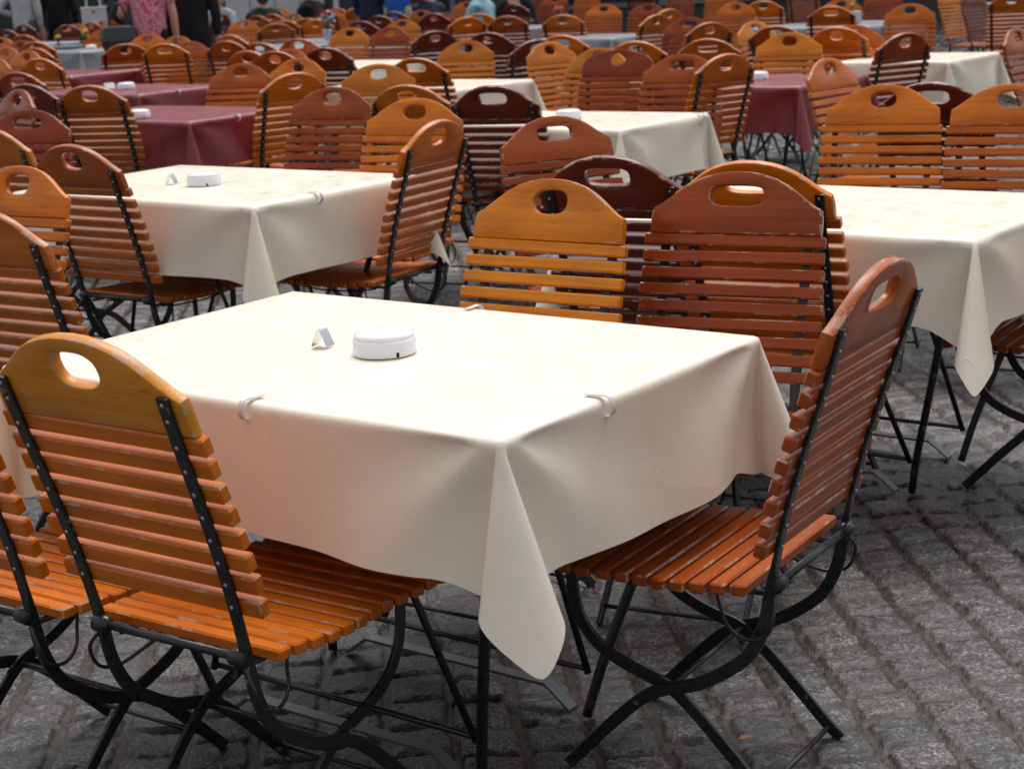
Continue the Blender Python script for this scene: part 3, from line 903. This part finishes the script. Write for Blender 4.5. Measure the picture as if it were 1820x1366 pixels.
def table(N, mat, tlabel, clabel, yaw=YAW, a=1.2, b=.8, h=.275, seed=1, lean=(0, 0, 0, 0), lod=1.0, full=True, wave=1.0, hm=.25):
    cx, cy = tpos(N, -a / 2, b / 2, yaw)
    t = empty('folding_table', (cx, cy, 0), yaw)
    tag(t, tlabel, 'table', 'folding garden tables')
    m = MB(); m.box((a - .006, b - .006, .026), Matrix.Translation((0, 0, ZT - .0185)), .008); build(m, 'tabletop', TABLEBOARD, t)
    legm = MB
    for sx in (-1, 1):
        for sy in (-1, 1):
            m = MB()
            P = smooth_path([(sx * (a / 2 - .07), sy * (b / 2 - .06), ZT - .03), (sx * (a / 2 - .15), sy * (b / 2 - .13), .40), (sx * (a / 2 - .23), sy * (b / 2 - .20), .13), (sx * (a / 2 - .26), sy * (b / 2 - .23), .004)], 4)
            m.tube(P, .0105, 6)
            build(m, 'leg', BLACK, t)
            if full:
                m = MB(); m.tube([(sx * (a / 2 - .26), sy * (b / 2 - .22), .09), (sx * .10, sy * (b / 2 - .16), ZT - .04)], .0075, 6); build(m, 'strut', BLACK, t)
    if full:
        for sy in (-1, 1):
            m = MB()
            P = [(-.30, sy * (b / 2 - .22), .006), (-.24, sy * (b / 2 - .22), .05), (.24, sy * (b / 2 - .22), .05), (.30, sy * (b / 2 - .22), .006)]
            def fr(i): return Vector((0, 1, 0)), Vector((0, 0, 1))
            m.sweep(P, lambda i: [(-.014, -.003), (.014, -.003), (.014, .003), (-.014, .003)], fr, smooth=False)
            build(m, 'foot_bar', GREYMETAL, t)
            m = MB(); m.tube([(-a / 2 + .26, sy * (b / 2 - .22), .10), (a / 2 - .26, sy * (b / 2 - .22), .10)], .006, 6); build(m, 'stretcher', BLACK, t)
    me = cloth_mesh(a, b, h, seed, lean, lod, wave, hm)
    o = link('tablecloth', me, mat)
    o.location = (N[0], N[1], ZT); o.rotation_euler = (0, 0, yaw)
    tag(o, clabel, 'tablecloth', 'wax tablecloths')
    return o

def clip(N, side, s, label, yaw=YAW, a=1.2, b=.8):
    """springy plastic band hooked over the table edge"""
    m = MB()
    P = smooth_path([(-.040, 0, .0035), (-.020, 0, .0036), (0, 0, .0045), (.009, 0, .0025), (.0150, 0, -.007), (.0165, 0, -.018), (.011, 0, -.028), (.003, 0, -.031), (-.005, 0, -.028)], 5)
    def fr(i):
        A_ = P[max(i - 1, 0)]; B_ = P[min(i + 1, len(P) - 1)]
        t = (B_ - A_).normalized(); return Vector((0, 1, 0)), t.cross(Vector((0, 1, 0)))
    m.sweep(P, lambda i: [(-.006, -.0009), (.006, -.0009), (.006, .0009), (-.006, .0009)], fr, smooth=False)
    o = build(m, 'tablecloth_clip', CLIPPL)
    if side == 'right': lx, ly, rz = .013, s * b, yaw
    elif side == 'near': lx, ly, rz = -s * a, -.013, yaw - math.pi / 2
    else: lx, ly, rz = -s * a, b + .013, yaw + math.pi / 2
    x, y = tpos(N, lx, ly, yaw)
    o.location = (x, y, ZT + .001); o.rotation_euler = (0, 0, rz)
    tag(o, label, 'clip', 'white tablecloth clips')

ASH = {}
def ashtray(x, y, rz, label):
    r = empty('ashtray', (x, y, ZT + .0015), rz)
    tag(r, label, 'ashtray', 'white lidded plastic ashtrays')
    if not ASH:
        m = MB(); m.lathe([(.0575, 0), (.0605, .0), (.0610, .003), (.0600, .0285), (.0585, .0305), (.055, .031), (.02, .031)], 48)
        ASH['base'] = m.mesh('base')
        m = MB(); m.lathe([(.0572, .0308), (.0578, .034), (.056, .038), (.050, .0425), (.043, .0445), (.041, .0435), (.039, .0445), (.030, .046), (.0, .0465)], 48)
        ASH['lid'] = m.mesh('lid')
        m = MB()
        for k in range(3):
            M = Matrix.Rotation(k * 2.094 - 1.45, 4, 'Z') @ Matrix.Translation((.0608, 0, .0055))
            m.box((.0012, .006, .009), M, .0005)
        ASH['notch'] = m.mesh('notch')
    link('base', ASH['base'], WHITEPL, r); link('lid', ASH['lid'], WHITEPL, r); link('notch', ASH['notch'], DARKHOLE, r)

def tent_sign(x, y, rz, label):
    m = MB()
    P = smooth_path([(-.0165, 0, 0), (-.0095, 0, .017), (-.002, 0, .0335), (.001, 0, .0345), (.004, 0, .032), (.012, 0, .015), (.0185, 0, 0)], 3)
    def fr(i):
        A_ = P[max(i - 1, 0)]; B_ = P[min(i + 1, len(P) - 1)]
        t = (B_ - A_).normalized(); return Vector((0, 1, 0)), t.cross(Vector((0, 1, 0)))
    m.sweep(P, lambda i: [(-.015, -.0005), (.015, -.0005), (.015, .0005), (-.015, .0005)], fr, smooth=False)
    o = build(m, 'tent_sign', CHROME); o.location = (x, y, ZT + .0025); o.rotation_euler = (0, 0, rz)
    tag(o, label, 'table sign')

T1 = (-.024, 2.586); T2 = (-0.793, 5.525); T3 = (1.141, 4.192); T4 = (0.510, 7.436)
T5 = (-1.586, 9.014); T6 = (-2.324, 11.449); T7 = (-3.471, 14.200); T8 = (-4.53, 19.43); T9 = (-1.066, 13.418); T10 = (-0.265, 10.343)
T11 = (1.06, 16.11); T13 = (1.596, 9.292); T14 = (2.737, 10.676); T12 = (.28, 19.6); T15 = (3.35, 15.9); T17 = (-1.55, 18.6); T18 = (-2.2, 17.6)
T19 = (-.75, 16.2); T22 = (3.55, 16.1); T23 = (6.1, 19.0); T24 = (-5.9, 22.6)
table(T1, CREAM, 'black-legged folding table under the big cream cloth in the foreground', 'cream wax cloth on the front table, wet, carrying the nearest ashtray', seed=11, lean=(.3, .2, .1, -.40), lod=3.0, h=.276, hm=.246, wave=1.5)
table(T2, CREAM, 'folding table under the cream cloth on the left, second row', 'cream cloth on the left table of the second row, small tent sign on it', seed=5, lod=1.2, h=.275)
table(T3, CREAM, 'folding table under the cream cloth at the right edge', 'cream cloth at the right edge with a long corner hanging near the dark arched chair', seed=8, lod=1.3, h=.29, hm=.23, lean=(0, 0, 0, .8))
table(T4, CREAM, 'folding table under the cream cloth in the middle, behind the amber chair', 'cream cloth of the centre table behind the front chairs', seed=9, lod=1.0, b=.73)
table(T5, MAROON, 'folding table under the nearest maroon cloth on the left', 'nearest of the three maroon cloths on the left', seed=12)
table(T6, MAROON, 'folding table under the middle maroon cloth on the left', 'middle one of the three maroon cloths on the left', seed=13, lod=.8)
table(T7, MAROON, 'folding table under the farthest maroon cloth on the left', 'farthest of the three maroon cloths on the left, below the grey cloth', seed=14, lod=.7, a=1.05)
table(T8, GREYCLOTH, 'folding table under the grey cloth below the yellow flowers', 'grey cloth at the far left under the yellow flowers', seed=15, lod=.7, full=False)
table(T9, CREAM, 'folding table under the thin strip of cream cloth behind the left cream table', 'thin strip of cream cloth below the amber and the pinkish red chairs', seed=16, lod=.7, a=1.05)
table(T10, CREAM, 'folding table under the cream cloth left of the centre one', 'cream cloth seen behind the slatted back of the very dark brown chair', seed=17, lod=.8)
table(T11, GREYCLOTH, 'folding table under the far grey cloth above the round topped chair', 'grey cloth in the middle distance above the round topped red-orange chair', seed=18, lod=.7, full=False, a=.85)
table(T12, GREYCLOTH, 'far folding table behind the middle distance grey one', 'far grey cloth behind an orange-brown chair with two bars', seed=19, lod=.6, full=False)
table(T13, MAROON, 'folding table under the maroon cloth on the right', 'maroon cloth on the right beside the sideways turned orange chair', seed=20, a=.95)
table(T14, CREAM, 'folding table under the cream cloth at the upper right', 'cream cloth at the upper right', seed=21, lod=.9, a=.75)
table(T15, GREYCLOTH, 'far folding table carrying the grey flower pot on the right', 'grey cloth under the square grey flower pot on the right', seed=22, lod=.6, full=False)
table(T17, GREYCLOTH, 'far folding table carrying the pot with blue flowers', 'grey cloth under the pot with blue flowers', seed=23, lod=.6, full=False)
table(T18, GREYCLOTH, 'far folding table between brown chairs left of the blue flowers', 'pale grey cloth strip left of the far orange chair with two bars', seed=24, lod=.6, full=False)
table(T19, GREYCLOTH, 'far folding table right of the pinkish red chair', 'grey cloth right of the pinkish red chair', seed=25, lod=.6, full=False)
table(T22, GREYCLOTH, 'far folding table above the upper right cream one', 'dark grey cloth hanging above the upper right cream table', seed=26, lod=.6, full=False, a=.75)
table(T23, GREYCLOTH, 'far folding table near the top right corner', 'grey cloth near the top right corner', seed=27, lod=.5, full=False)
table(T24, GREYCLOTH, 'far folding table behind the grey clothed one with the flowers', 'grey cloth behind the one with the yellow flowers', seed=28, lod=.5, full=False)

clip(T1, 'near', .445, 'white clip on the long near edge of the front cream cloth')
clip(T1, 'right', .345, 'white clip on the short right edge of the front cream cloth')
clip(T1, 'far', .56, 'white clip on the far edge of the front cream cloth, only its tongue seen')
clip(T2, 'right', .36, 'white clip on the short edge of the left cream cloth')
clip(T5, 'right', .42, 'white clip on the nearest maroon cloth')
clip(T6, 'right', .42, 'white clip on the middle maroon cloth')
clip(T7, 'right', .08, 'white clip on the farthest maroon cloth')
clip(T4, 'right', .82, 'white clip on the centre cream cloth behind the front chairs')

ashtray(-.238, 3.235, .35, 'white ashtray on the front cream table')
ashtray(-1.05, 6.16, .2, 'white ashtray on the left cream table')
ashtray(-1.92, 9.42, .5, 'white ashtray on the nearest maroon table on the left')
ashtray(-2.53, 12.08, .1, 'white ashtray on the middle maroon table on the left')
ashtray(.32, 8.02, .9, 'white ashtray on the centre cream table behind the dark mahogany rail')
ashtray(1.47, 9.91, .4, 'white ashtray on the right maroon table')
ashtray(-4.54, 20.0, .4, 'white ashtray on the grey table with the flowers')
tent_sign(-.365, 3.32, -.45, 'small silver tent sign left of the nearest ashtray')
tent_sign(-1.18, 6.24, -.3, 'small silver tent sign on the left cream table')

def card(x, y, rz, label):
    m = MB(); m.box((.004, .07, .045), Matrix.Translation((-.012, 0, .022)) @ Matrix.Rotation(.5, 4, 'Y'), .001)
    m.box((.004, .07, .045), Matrix.Translation((.012, 0, .022)) @ Matrix.Rotation(-.5, 4, 'Y'), .001)
    o = build(m, 'menu_card', WHITEPL); o.location = (x, y, ZT + .003); o.rotation_euler = (0, 0, rz); tag(o, label, 'menu card')
card(-2.66, 12.14, -1.1, 'white folded card left of the ashtray on the middle maroon table')

LEAF = plain('leaf_green', (.045, .11, .03), .5, 0, None, .4, .4, 40)
def flowers(x, y, pot_c, r, hp, petals, label, nb=9, spread=.05, ht=.12, square=False, z=ZT + .002):
    root = empty('flower_pot', (x, y, z)); tag(root, label, 'flower pot', 'potted flowers on the far tables')
    pm = plain('pot_' + str(pot_c), pot_c, .4)
    m = MB()
    if square: m.box((2 * r, 2 * r, hp), Matrix.Translation((0, 0, hp / 2)), .006)
    else: m.lathe([(r * .7, 0), (r, hp * .9), (r * 1.08, hp * .9), (r * 1.08, hp), (r * .9, hp), (.0, hp * .93)], 20)
    build(m, 'pot', pm, root)
    rnd = random.Random(int((x + 10) * 100)); m = MB(); tops = []
    for k in range(nb * 3):
        a = rnd.uniform(0, 6.28); q = rnd.uniform(.2, 1) * spread; hh = hp + ht * rnd.uniform(.4, 1)
        tip = Vector((q * math.cos(a), q * math.sin(a), hh))
        m.tube([(0, 0, hp * .9), tuple(tip * .5 + Vector((0, 0, hp * .5))), tuple(tip)], [.0018, .0015, .001], 4)
        w = Vector((-math.sin(a), math.cos(a), 0)) * .011; mid = tip * .65 + Vector((0, 0, hp * .3))
        o2 = Vector((math.cos(a), math.sin(a), .4)) * .038
        m.add([mid, mid + o2 * .5 + w, mid + o2, mid + o2 * .5 - w], [[0, 1, 2, 3]])
        if k < nb: tops.append(tip)
    build(m, 'foliage', LEAF, root)
    for c in set(petals):
        m = MB()
        for k, tp in enumerate(tops):
            if petals[k % len(petals)] != c: continue
            for j in range(7):
                an = j * .9; M = Matrix.Translation(tp) @ Matrix.Rotation(an, 4, 'Z') @ Matrix.Rotation(.5, 4, 'Y')
                m.add([(0, 0, 0), (.012, -.009, .004), (.024, 0, 0), (.012, .009, .004)], [[0, 1, 2, 3]], M=M)
            m.ball(tuple(tp), .009, 4)
        build(m, 'blossoms', plain('petal_' + str(c), c, .5), root)
YEL = (.80, .50, .01)
flowers(-5.05, 20.6, (.55, .13, .03), .035, .06, [YEL], 'orange pot of yellow flowers on the left of the far grey table', 12, .035, .10)
flowers(-4.67, 20.35, (.60, .12, .03), .042, .085, [YEL], 'orange pot of yellow flowers nearer to the woman in pink', 14, .04, .12)
flowers(-1.78, 19.0, (.55, .58, .62), .05, .11, [(.08, .22, .65), (.6, .55, .65)], 'grey pot of blue flowers on a far table', 12, .09, .20)
flowers(3.35, 16.6, (.50, .52, .55), .075, .11, [(.65, .40, .2)], 'square grey pot of green leaves on a far table, right', 5, .08, .16, True)
flowers(.75, 20.3, (.10, .07, .05), .05, .08, [(.75, .12, .02)], 'dark pot of orange flowers far back in the middle', 10, .06, .13)
flowers(-2.42, 21.6, (.3, .3, .32), .035, .06, [YEL], 'small pot of yellow flowers in front of the man in the green jacket', 8, .03, .08, z=ZT + .002)
m = MB(); m.box((.42, .30, .035), Matrix.Identity(4), .012)
o = build(m, 'folded_blanket', plain('dull_green_fabric', (.10, .16, .14), .7)); o.location = (-4.98, 20.45, ZT + .022); o.rotation_euler = (0, 0, -.3)
tag(o, 'folded dull green blanket on the far grey table between the yellow flowers', 'blanket')

# ------------------------------------------------------------ people
SKIN = plain('skin', (.56, .30, .21), .5, 0, None, .4, .06)
def skin_mesh(name, verts, edges, root=0, sub=2, mat=None, parent=None):
    me = bpy.data.meshes.new(name)
    me.from_pydata([v[:3] for v in verts], edges, [])
    o = bpy.data.objects.new(name, me); COL.objects.link(o)
    sk = o.modifiers.new('skin', 'SKIN'); sk.use_smooth_shade = True
    ss = o.modifiers.new('sub', 'SUBSURF'); ss.levels = sub; ss.render_levels = sub
    for i, v in enumerate(verts):
        rr = v[3]
        me.skin_vertices[0].data[i].radius = rr if isinstance(rr, tuple) else (rr, rr)
        me.skin_vertices[0].data[i].use_root = (i == root)
    dg = bpy.context.evaluated_depsgraph_get(); dg.update()
    ev = o.evaluated_get(dg)
    nm = bpy.data.meshes.new_from_object(ev)
    o.modifiers.clear(); o.data = nm
    for p in nm.polygons: p.use_smooth = True
    nm.materials.clear()
    if mat:
        nm.materials.append(mat)
    if parent: o.parent = parent
    return o

def person(x, y, rz, label, top, bottom, hair=(.06, .04, .03), pose='stand', arms=('down', 'down'), sleeve='short', scale=1.0, group=None, hairlen=0):
    root = empty('person', (x, y, 0), rz); root.scale = (scale,) * 3
    tag(root, label, 'person')
    sit = pose == 'sit'
    hz = .47 if sit else .93               # hip height
    lean = .10 if sit else .02
    C = Vector((lean, 0, 0))
    V, E = [], []
    def v(px, py, pz, r): V.append((px, py, pz, r)); return len(V) - 1
    def e(a, b): E.append((a, b))
    pel = v(0, 0, hz, .135)
    wa = v(lean * .3, 0, hz + .17, (.120, .145)); e(pel, wa)
    ch = v(lean * .8, 0, hz + .36, (.115, .165)); e(wa, ch)
    nk0 = v(lean, 0, hz + .50, (.060, .085)); e(ch, nk0)
    nk = v(lean + .01, 0, hz + .565, .052); e(nk0, nk)
    h0 = v(lean + .025, 0, hz + .63, .072); e(nk, h0)
    h1 = v(lean + .025, 0, hz + .70, .092); e(h0, h1)
    h2 = v(lean + .015, 0, hz + .765, .082); e(h1, h2)
    ns = v(lean + .125, 0, hz + .665, .014); e(h1, ns)
    for s in (-1, 1):
        ear = v(lean + .01, s * .088, hz + .672, .016); e(h1, ear)
    sleeves = []
    for s, am in zip((1, -1), arms):
        sh = Vector((lean * .9, s * .185, hz + .46))
        if am == 'down': el = sh + Vector((-.02, s * .06, -.29)); wr = el + Vector((.06, s * .0, -.26))
        elif am == 'bag': el = sh + Vector((-.02, s * .10, -.27)); wr = el + Vector((.17, -s * .04, .10))
        elif am == 'hip': el = sh + Vector((-.10, s * .16, -.24)); wr = el + Vector((.14, -s * .17, -.10))
        elif am == 'table': el = sh + Vector((.10, s * .06, -.27)); wr = el + Vector((.24, -s * .06, .02))
        else: el = sh + Vector((.12, s * .02, -.26)); wr = el + Vector((.22, 0, -.04))
        a0 = v(*sh, .062); e(nk0, a0); a1 = v(*el, .043); e(a0, a1)
        fm = (el + wr) / 2; a15 = v(*fm, .040); e(a1, a15)
        a2 = v(*wr, .027); e(a15, a2)
        dd = (wr - el).normalized(); pa = wr + dd * .055; a3 = v(*pa, (.030, .018)); e(a2, a3)
        side_ = dd.cross(Vector((0, 0, 1)) if abs(dd.z) < .8 else Vector((1, 0, 0))).normalized()
        for k, L in zip((-1.5, -.5, .5, 1.5), (.062, .075, .080, .070)):
            b1 = pa + side_ * k * .019 + dd * .030; f1 = v(*b1, .0095); e(a3, f1)
            b2 = b1 + dd * L * .5 + Vector((.006, 0, -.012)); f2 = v(*b2, .0085); e(f1, f2)
            b3 = b2 + dd * L * .4 + Vector((.006, 0, -.022)); f3 = v(*b3, .0075); e(f2, f3)
        t1 = wr + dd * .03 + side_ * -.040 * s; q1 = v(*t1, .011); e(a2, q1)
        t2 = t1 + dd * .035 + side_ * -.012 * s; q2 = v(*t2, .009); e(q1, q2)
        sleeves.append((sh, el, wr))
    legs = []
    for s in (-1, 1):
        if sit: pts = [(.04, s * .095, hz - .01, .085), (.42, s * .12, hz + .02, .062), (.42, s * .12, .27, .052), (.40, s * .12, .09, .036), (.46, s * .13, .045, .040), (.58, s * .14, .035, .034)]
        else: pts = [(.0, s * .095, hz - .10, .088), (.015 + .05 * s, s * .10, .50, .060), (0 + .04 * s, s * .10, .30, .052), (-.01 + .03 * s, s * .10, .09, .036), (.04 + .03 * s, s * .105, .045, .040), (.16 + .03 * s, s * .12, .033, .032)]
        ids = [v(*p) for p in pts]; e(pel, ids[0])
        for a, b in zip(ids, ids[1:]): e(a, b)
        legs.append(pts)
    skin_mesh('body', V, E, 0, 1, SKIN, root)
    # shirt
    k = 1.16
    V, E = [], []
    b0 = v(.0, 0, hz + (-.16 if not sit else -.04), (.150, .185)); bb = v(.0, 0, hz, (.155, .182)); e(b0, bb); b1 = v(lean * .3, 0, hz + .17, (.155, .180)); b2 = v(lean * .8, 0, hz + .36, (.160, .205)); b3 = v(lean, 0, hz + .50, (.120, .150)); b4 = v(lean, 0, hz + .575, (.062, .066)); e(b3, b4)
    e(bb, b1); e(b1, b2); e(b2, b3)
    for sh, el, wr in sleeves:
        c0 = v(*sh, .078); e(b3, c0)
        if sleeve == 'short': mp = sh + (el - sh) * .62; c1 = v(*mp, .070); e(c0, c1)
        else:
            c1 = v(*el, .060); e(c0, c1); c2 = v(*(el + (wr - el) * .92), .042); e(c1, c2)
    skin_mesh('shirt', V, E, 0, 2, top, root)
    V, E = [], []
    p1 = v(0, 0, hz + .16, (.135, .160)); p0 = v(0, 0, hz + .02, (.150, .176)); e(p1, p0)
    for pts in legs:
        ids = [v(p[0], p[1], p[2], p[3] * 1.22) for p in pts[:4]]; e(p0, ids[0])
        for a, b in zip(ids, ids[1:]): e(a, b)
    skin_mesh('trousers', V, E, 0, 2, bottom, root)
    V, E = [], []
    ids = [v(p[0] - .005, p[1], max(p[2], .05), p[3] * 1.25) for p in legs[0][4:]]; e(ids[0], ids[1])
    for i_, pts in enumerate(legs):
        m = MB(); a, b = Vector(pts[4][:3]), Vector(pts[5][:3])
        m.tube([tuple(a - Vector((.07, 0, -.008))), tuple(a - Vector((.03, 0, -.006))), tuple(a + Vector((.03, 0, 0))), tuple(b), tuple(b + Vector((.04, 0, -.004)))], [.030, .046, .046, .040, .018], 10)
        build(m, 'shoe', plain('dark_shoe', (.03, .025, .02), .4), root)
    m = MB()
    m.ball((lean - .008, 0, hz + .735), .108, 10, (1.0, .93, .92))
    m.ball((lean - .045, 0, hz + .69 - hairlen * .4), .092, 8, (.8, 1, 1 + hairlen * 4))
    build(m, 'hair', plain('hair_' + str(hair), hair, .7, 0, (80, .6, .004)), root)
    face = MB()
    for s in (-1, 1): face.ball((lean + .110, s * .032, hz + .70), .010, 5)
    build(face, 'eyes', DARKHOLE, root)
    mth = MB(); mth.box((.006, .045, .008), Matrix.Translation((lean + .100, 0, hz + .618)), .002)
    build(mth, 'mouth', plain('lips', (.35, .10, .08), .5), root)
    return root

def fabric(name, c, c2=None, sc=14):
    t = NT(name); vec, oi = t.coord((1, 1, 1))
    if c2:
        f = t.ramp(t.noise(vec, sc, 3, .6), [(.42, c), (.5, c2), (.58, c3(c, .55)), (.66, c2)])
    else: f = t.ramp(t.noise(vec, 8, 4), [(.3, c3(c, .85)), (.7, c3(c, 1.15))])
    t.set(Base_Color=f, Roughness=.85, Specular_IOR_Level=.2); t.bump(t.noise(vec, 7, 4), .6, .02)
    return t.m
BLK = fabric('black_cloth', (.012, .012, .014)); NAVY = fabric('navy_cloth', (.02, .03, .06)); GRYC = fabric('grey_shirt', (.42, .43, .44))
person(-3.47, 18.0, R(95), 'person walking away in a pink patterned blouse, black handbag over the left arm', fabric('pink_print', (.55, .05, .15), (.72, .42, .46), 16), BLK, (.25, .15, .08), arms=('bag', 'down'))
person(-3.13, 18.55, R(95), 'person in black top standing right beside the one in pink', BLK, BLK, (.1, .07, .05), sleeve='long')
person(-7.05, 26.8, R(80), 'person in a light grey shirt with one hand on the hip at the far left', GRYC, fabric('grey_trousers', (.10, .10, .11)), (.2, .18, .16), arms=('hip', 'down'), sleeve='long')
person(-6.62, 27.2, R(100), 'person in black clothes right beside the one in the light grey shirt', BLK, BLK, sleeve='long')
person(-5.62, 26.9, R(170), 'person in dark clothes holding the white shopping bag', fabric('dark_grey', (.04, .04, .05)), BLK, sleeve='long', arms=('down', 'front'))
person(-4.05, 26.6, R(-100), 'person sitting in a pale grey sweater behind the one in black', fabric('pale_sweater', (.33, .36, .38)), BLK, (.5, .48, .45), 'sit', ('table', 'table'), 'long')
person(-3.21, 25.0, R(100), 'person sitting with back turned in a dark green jacket', fabric('dark_green_jacket', (.012, .03, .018)), BLK, (.06, .06, .04), 'sit', ('table', 'table'), 'long')
person(-2.60, 26.3, R(150), 'person sitting bent over a table all in black', BLK, BLK, (.02, .02, .02), 'sit', ('table', 'table'), 'long', 1.05)
person(-1.22, 23.0, R(80), 'person standing in beige trousers and a blue top', fabric('blue_top', (.02, .10, .40)), fabric('beige_trousers', (.40, .35, .26)), arms=('front', 'front'))
person(-1.60, 23.5, R(60), 'person in a dark navy coat left of the one in beige trousers', NAVY, NAVY, sleeve='long')
person(-.80, 23.4, R(120), 'person sitting in a navy blue jacket in the middle of the far row', NAVY, BLK, (.25, .2, .15), 'sit', ('table', 'table'), 'long')
person(-.08, 23.3, R(150), 'person sitting in a pale blue shirt in the middle of the far row', fabric('pale_blue_shirt', (.25, .42, .47)), BLK, (.3, .25, .2), 'sit', ('table', 'table'), 'long')
person(.30, 24.2, R(-90), 'person sitting in black right of the one in the pale blue shirt', BLK, BLK, (.03, .03, .03), 'sit', ('table', 'table'), 'long')

# handbag and shopping bag
root = empty('handbag', (-3.76, 17.84, .80)); tag(root, 'black leather handbag hanging from the arm of the person in pink', 'handbag')
LEATHER = plain('black_leather', (.018, .02, .025), .32, 0, (60, .4, .002))
m = MB(); m.ball((0, 0, .12), .5, 14, (.38, .22, .42)); m.v = [(x, y * (1 if z < .14 else .7), min(z, .24)) for x, y, z in m.v]; build(m, 'bag_body', LEATHER, root)
m = MB(); m.tube(smooth_path([(-.10, 0, .22), (-.06, 0, .36), (.02, 0, .46), (.08, 0, .36), (.10, 0, .22)], 6), .010, 8); build(m, 'strap', LEATHER, root)
root = empty('shopping_bag', (-5.93, 26.55, .86), .1); tag(root, 'white square shopping bag with a small red mark held by the person in dark clothes', 'shopping bag')
m = MB(); m.box((.36, .14, .26), Matrix.Translation((0, 0, .13)), .01); m.box((.38, .15, .03), Matrix.Translation((0, 0, .255)), .006); build(m, 'bag_body', plain('white_bag', (.50, .52, .52), .5), root)
m = MB(); m.box((.05, .006, .035), Matrix.Translation((.0, -.0765, .20)), .002); build(m, 'red_mark', plain('red_print', (.5, .03, .02), .5), root)
for sy in (-.05, .05):
    m = MB(); m.tube(smooth_path([(-.10, sy, .26), (-.09, sy, .40), (0, sy, .46), (.09, sy, .40), (.10, sy, .26)], 5), .009, 6); build(m, 'handle', plain('white_handle', (.55, .57, .57), .5), root)

# ------------------------------------------------------------ the house front behind the square
HY = 33.0
DARKW = plain('dark_facade', (.032, .033, .036), .6, 0, (5, .3, .01))
PALEW = plain('pale_panel', (.50, .49, .50), .55, 0, (5, .2, .005), .5, .06, 2)
GLASS = plain('shop_glass', (.02, .022, .026), .08)
root = empty('building', (0, HY, 0)); tag(root, 'dark house front with pale wall panels across the back of the square', 'building')
m = MB(); m.box((46, 6, 9), Matrix.Translation((0, 3.2, 4.5)), .02); build(m, 'wall', DARKW, root)
def panel(x0, x1, z0, z1, mat, name, dep=.08):
    m = MB(); m.box((x1 - x0, dep, z1 - z0), Matrix.Translation(((x0 + x1) / 2, .2 - dep / 2 - .003, (z0 + z1) / 2)), .006)
    return build(m, name, mat, root)
for k in range(4): panel(-4.95 + k * .46, -4.505 + k * .46, .12, 2.9, PALEW, 'wall_panel')
for k in range(3): panel(-2.95 + k * .9, -2.85 + k * .9, .1, 2.8, PALEW, 'pilaster', .16)
rx = [-11.5, -9.4, -7.3, -2.4, 1.0, 3.1, 5.2, 7.3, 9.4, 11.5, 13.6]
for x0 in rx:
    f = panel(x0, x0 + 1.7, .55, 2.6, plain('frame_grey', (.14, .14, .15), .5), 'window')
    m = MB(); m.box((1.5, .02, 1.85), Matrix.Translation((x0 + .85, .105, 1.575)), .004); build(m, 'pane', GLASS, f)
for fl in range(2):
    for x0 in rx:
        f = panel(x0, x0 + 1.3, 3.9 + fl * 2.6, 5.5 + fl * 2.6, plain('frame_grey_up', (.2, .2, .2), .5), 'window')
        m = MB(); m.box((1.1, .02, 1.4), Matrix.Translation((x0 + .65, .105, 4.7 + fl * 2.6)), .004); build(m, 'pane', GLASS, f)

# fallen leaf on the stones
m = MB()
m.add([(-.014, 0, 0), (-.005, -.007, .003), (.008, -.006, .004), (.016, 0, .002), (.007, .007, .003), (-.006, .006, .004)], [[0, 1, 2, 3, 4, 5]])
m.add([(-.014, 0, -.001), (-.005, -.007, .002), (.008, -.006, .003), (.016, 0, .001), (.007, .007, .002), (-.006, .006, .003)], [[5, 4, 3, 2, 1, 0]])
o = build(m, 'fallen_leaf', plain('orange_leaf', (.45, .13, .03), .5)); o.location = (.405, 3.045, .010); o.rotation_euler = (0, 0, .3)
tag(o, 'small curled orange leaf on the wet cobblestones', 'leaf')
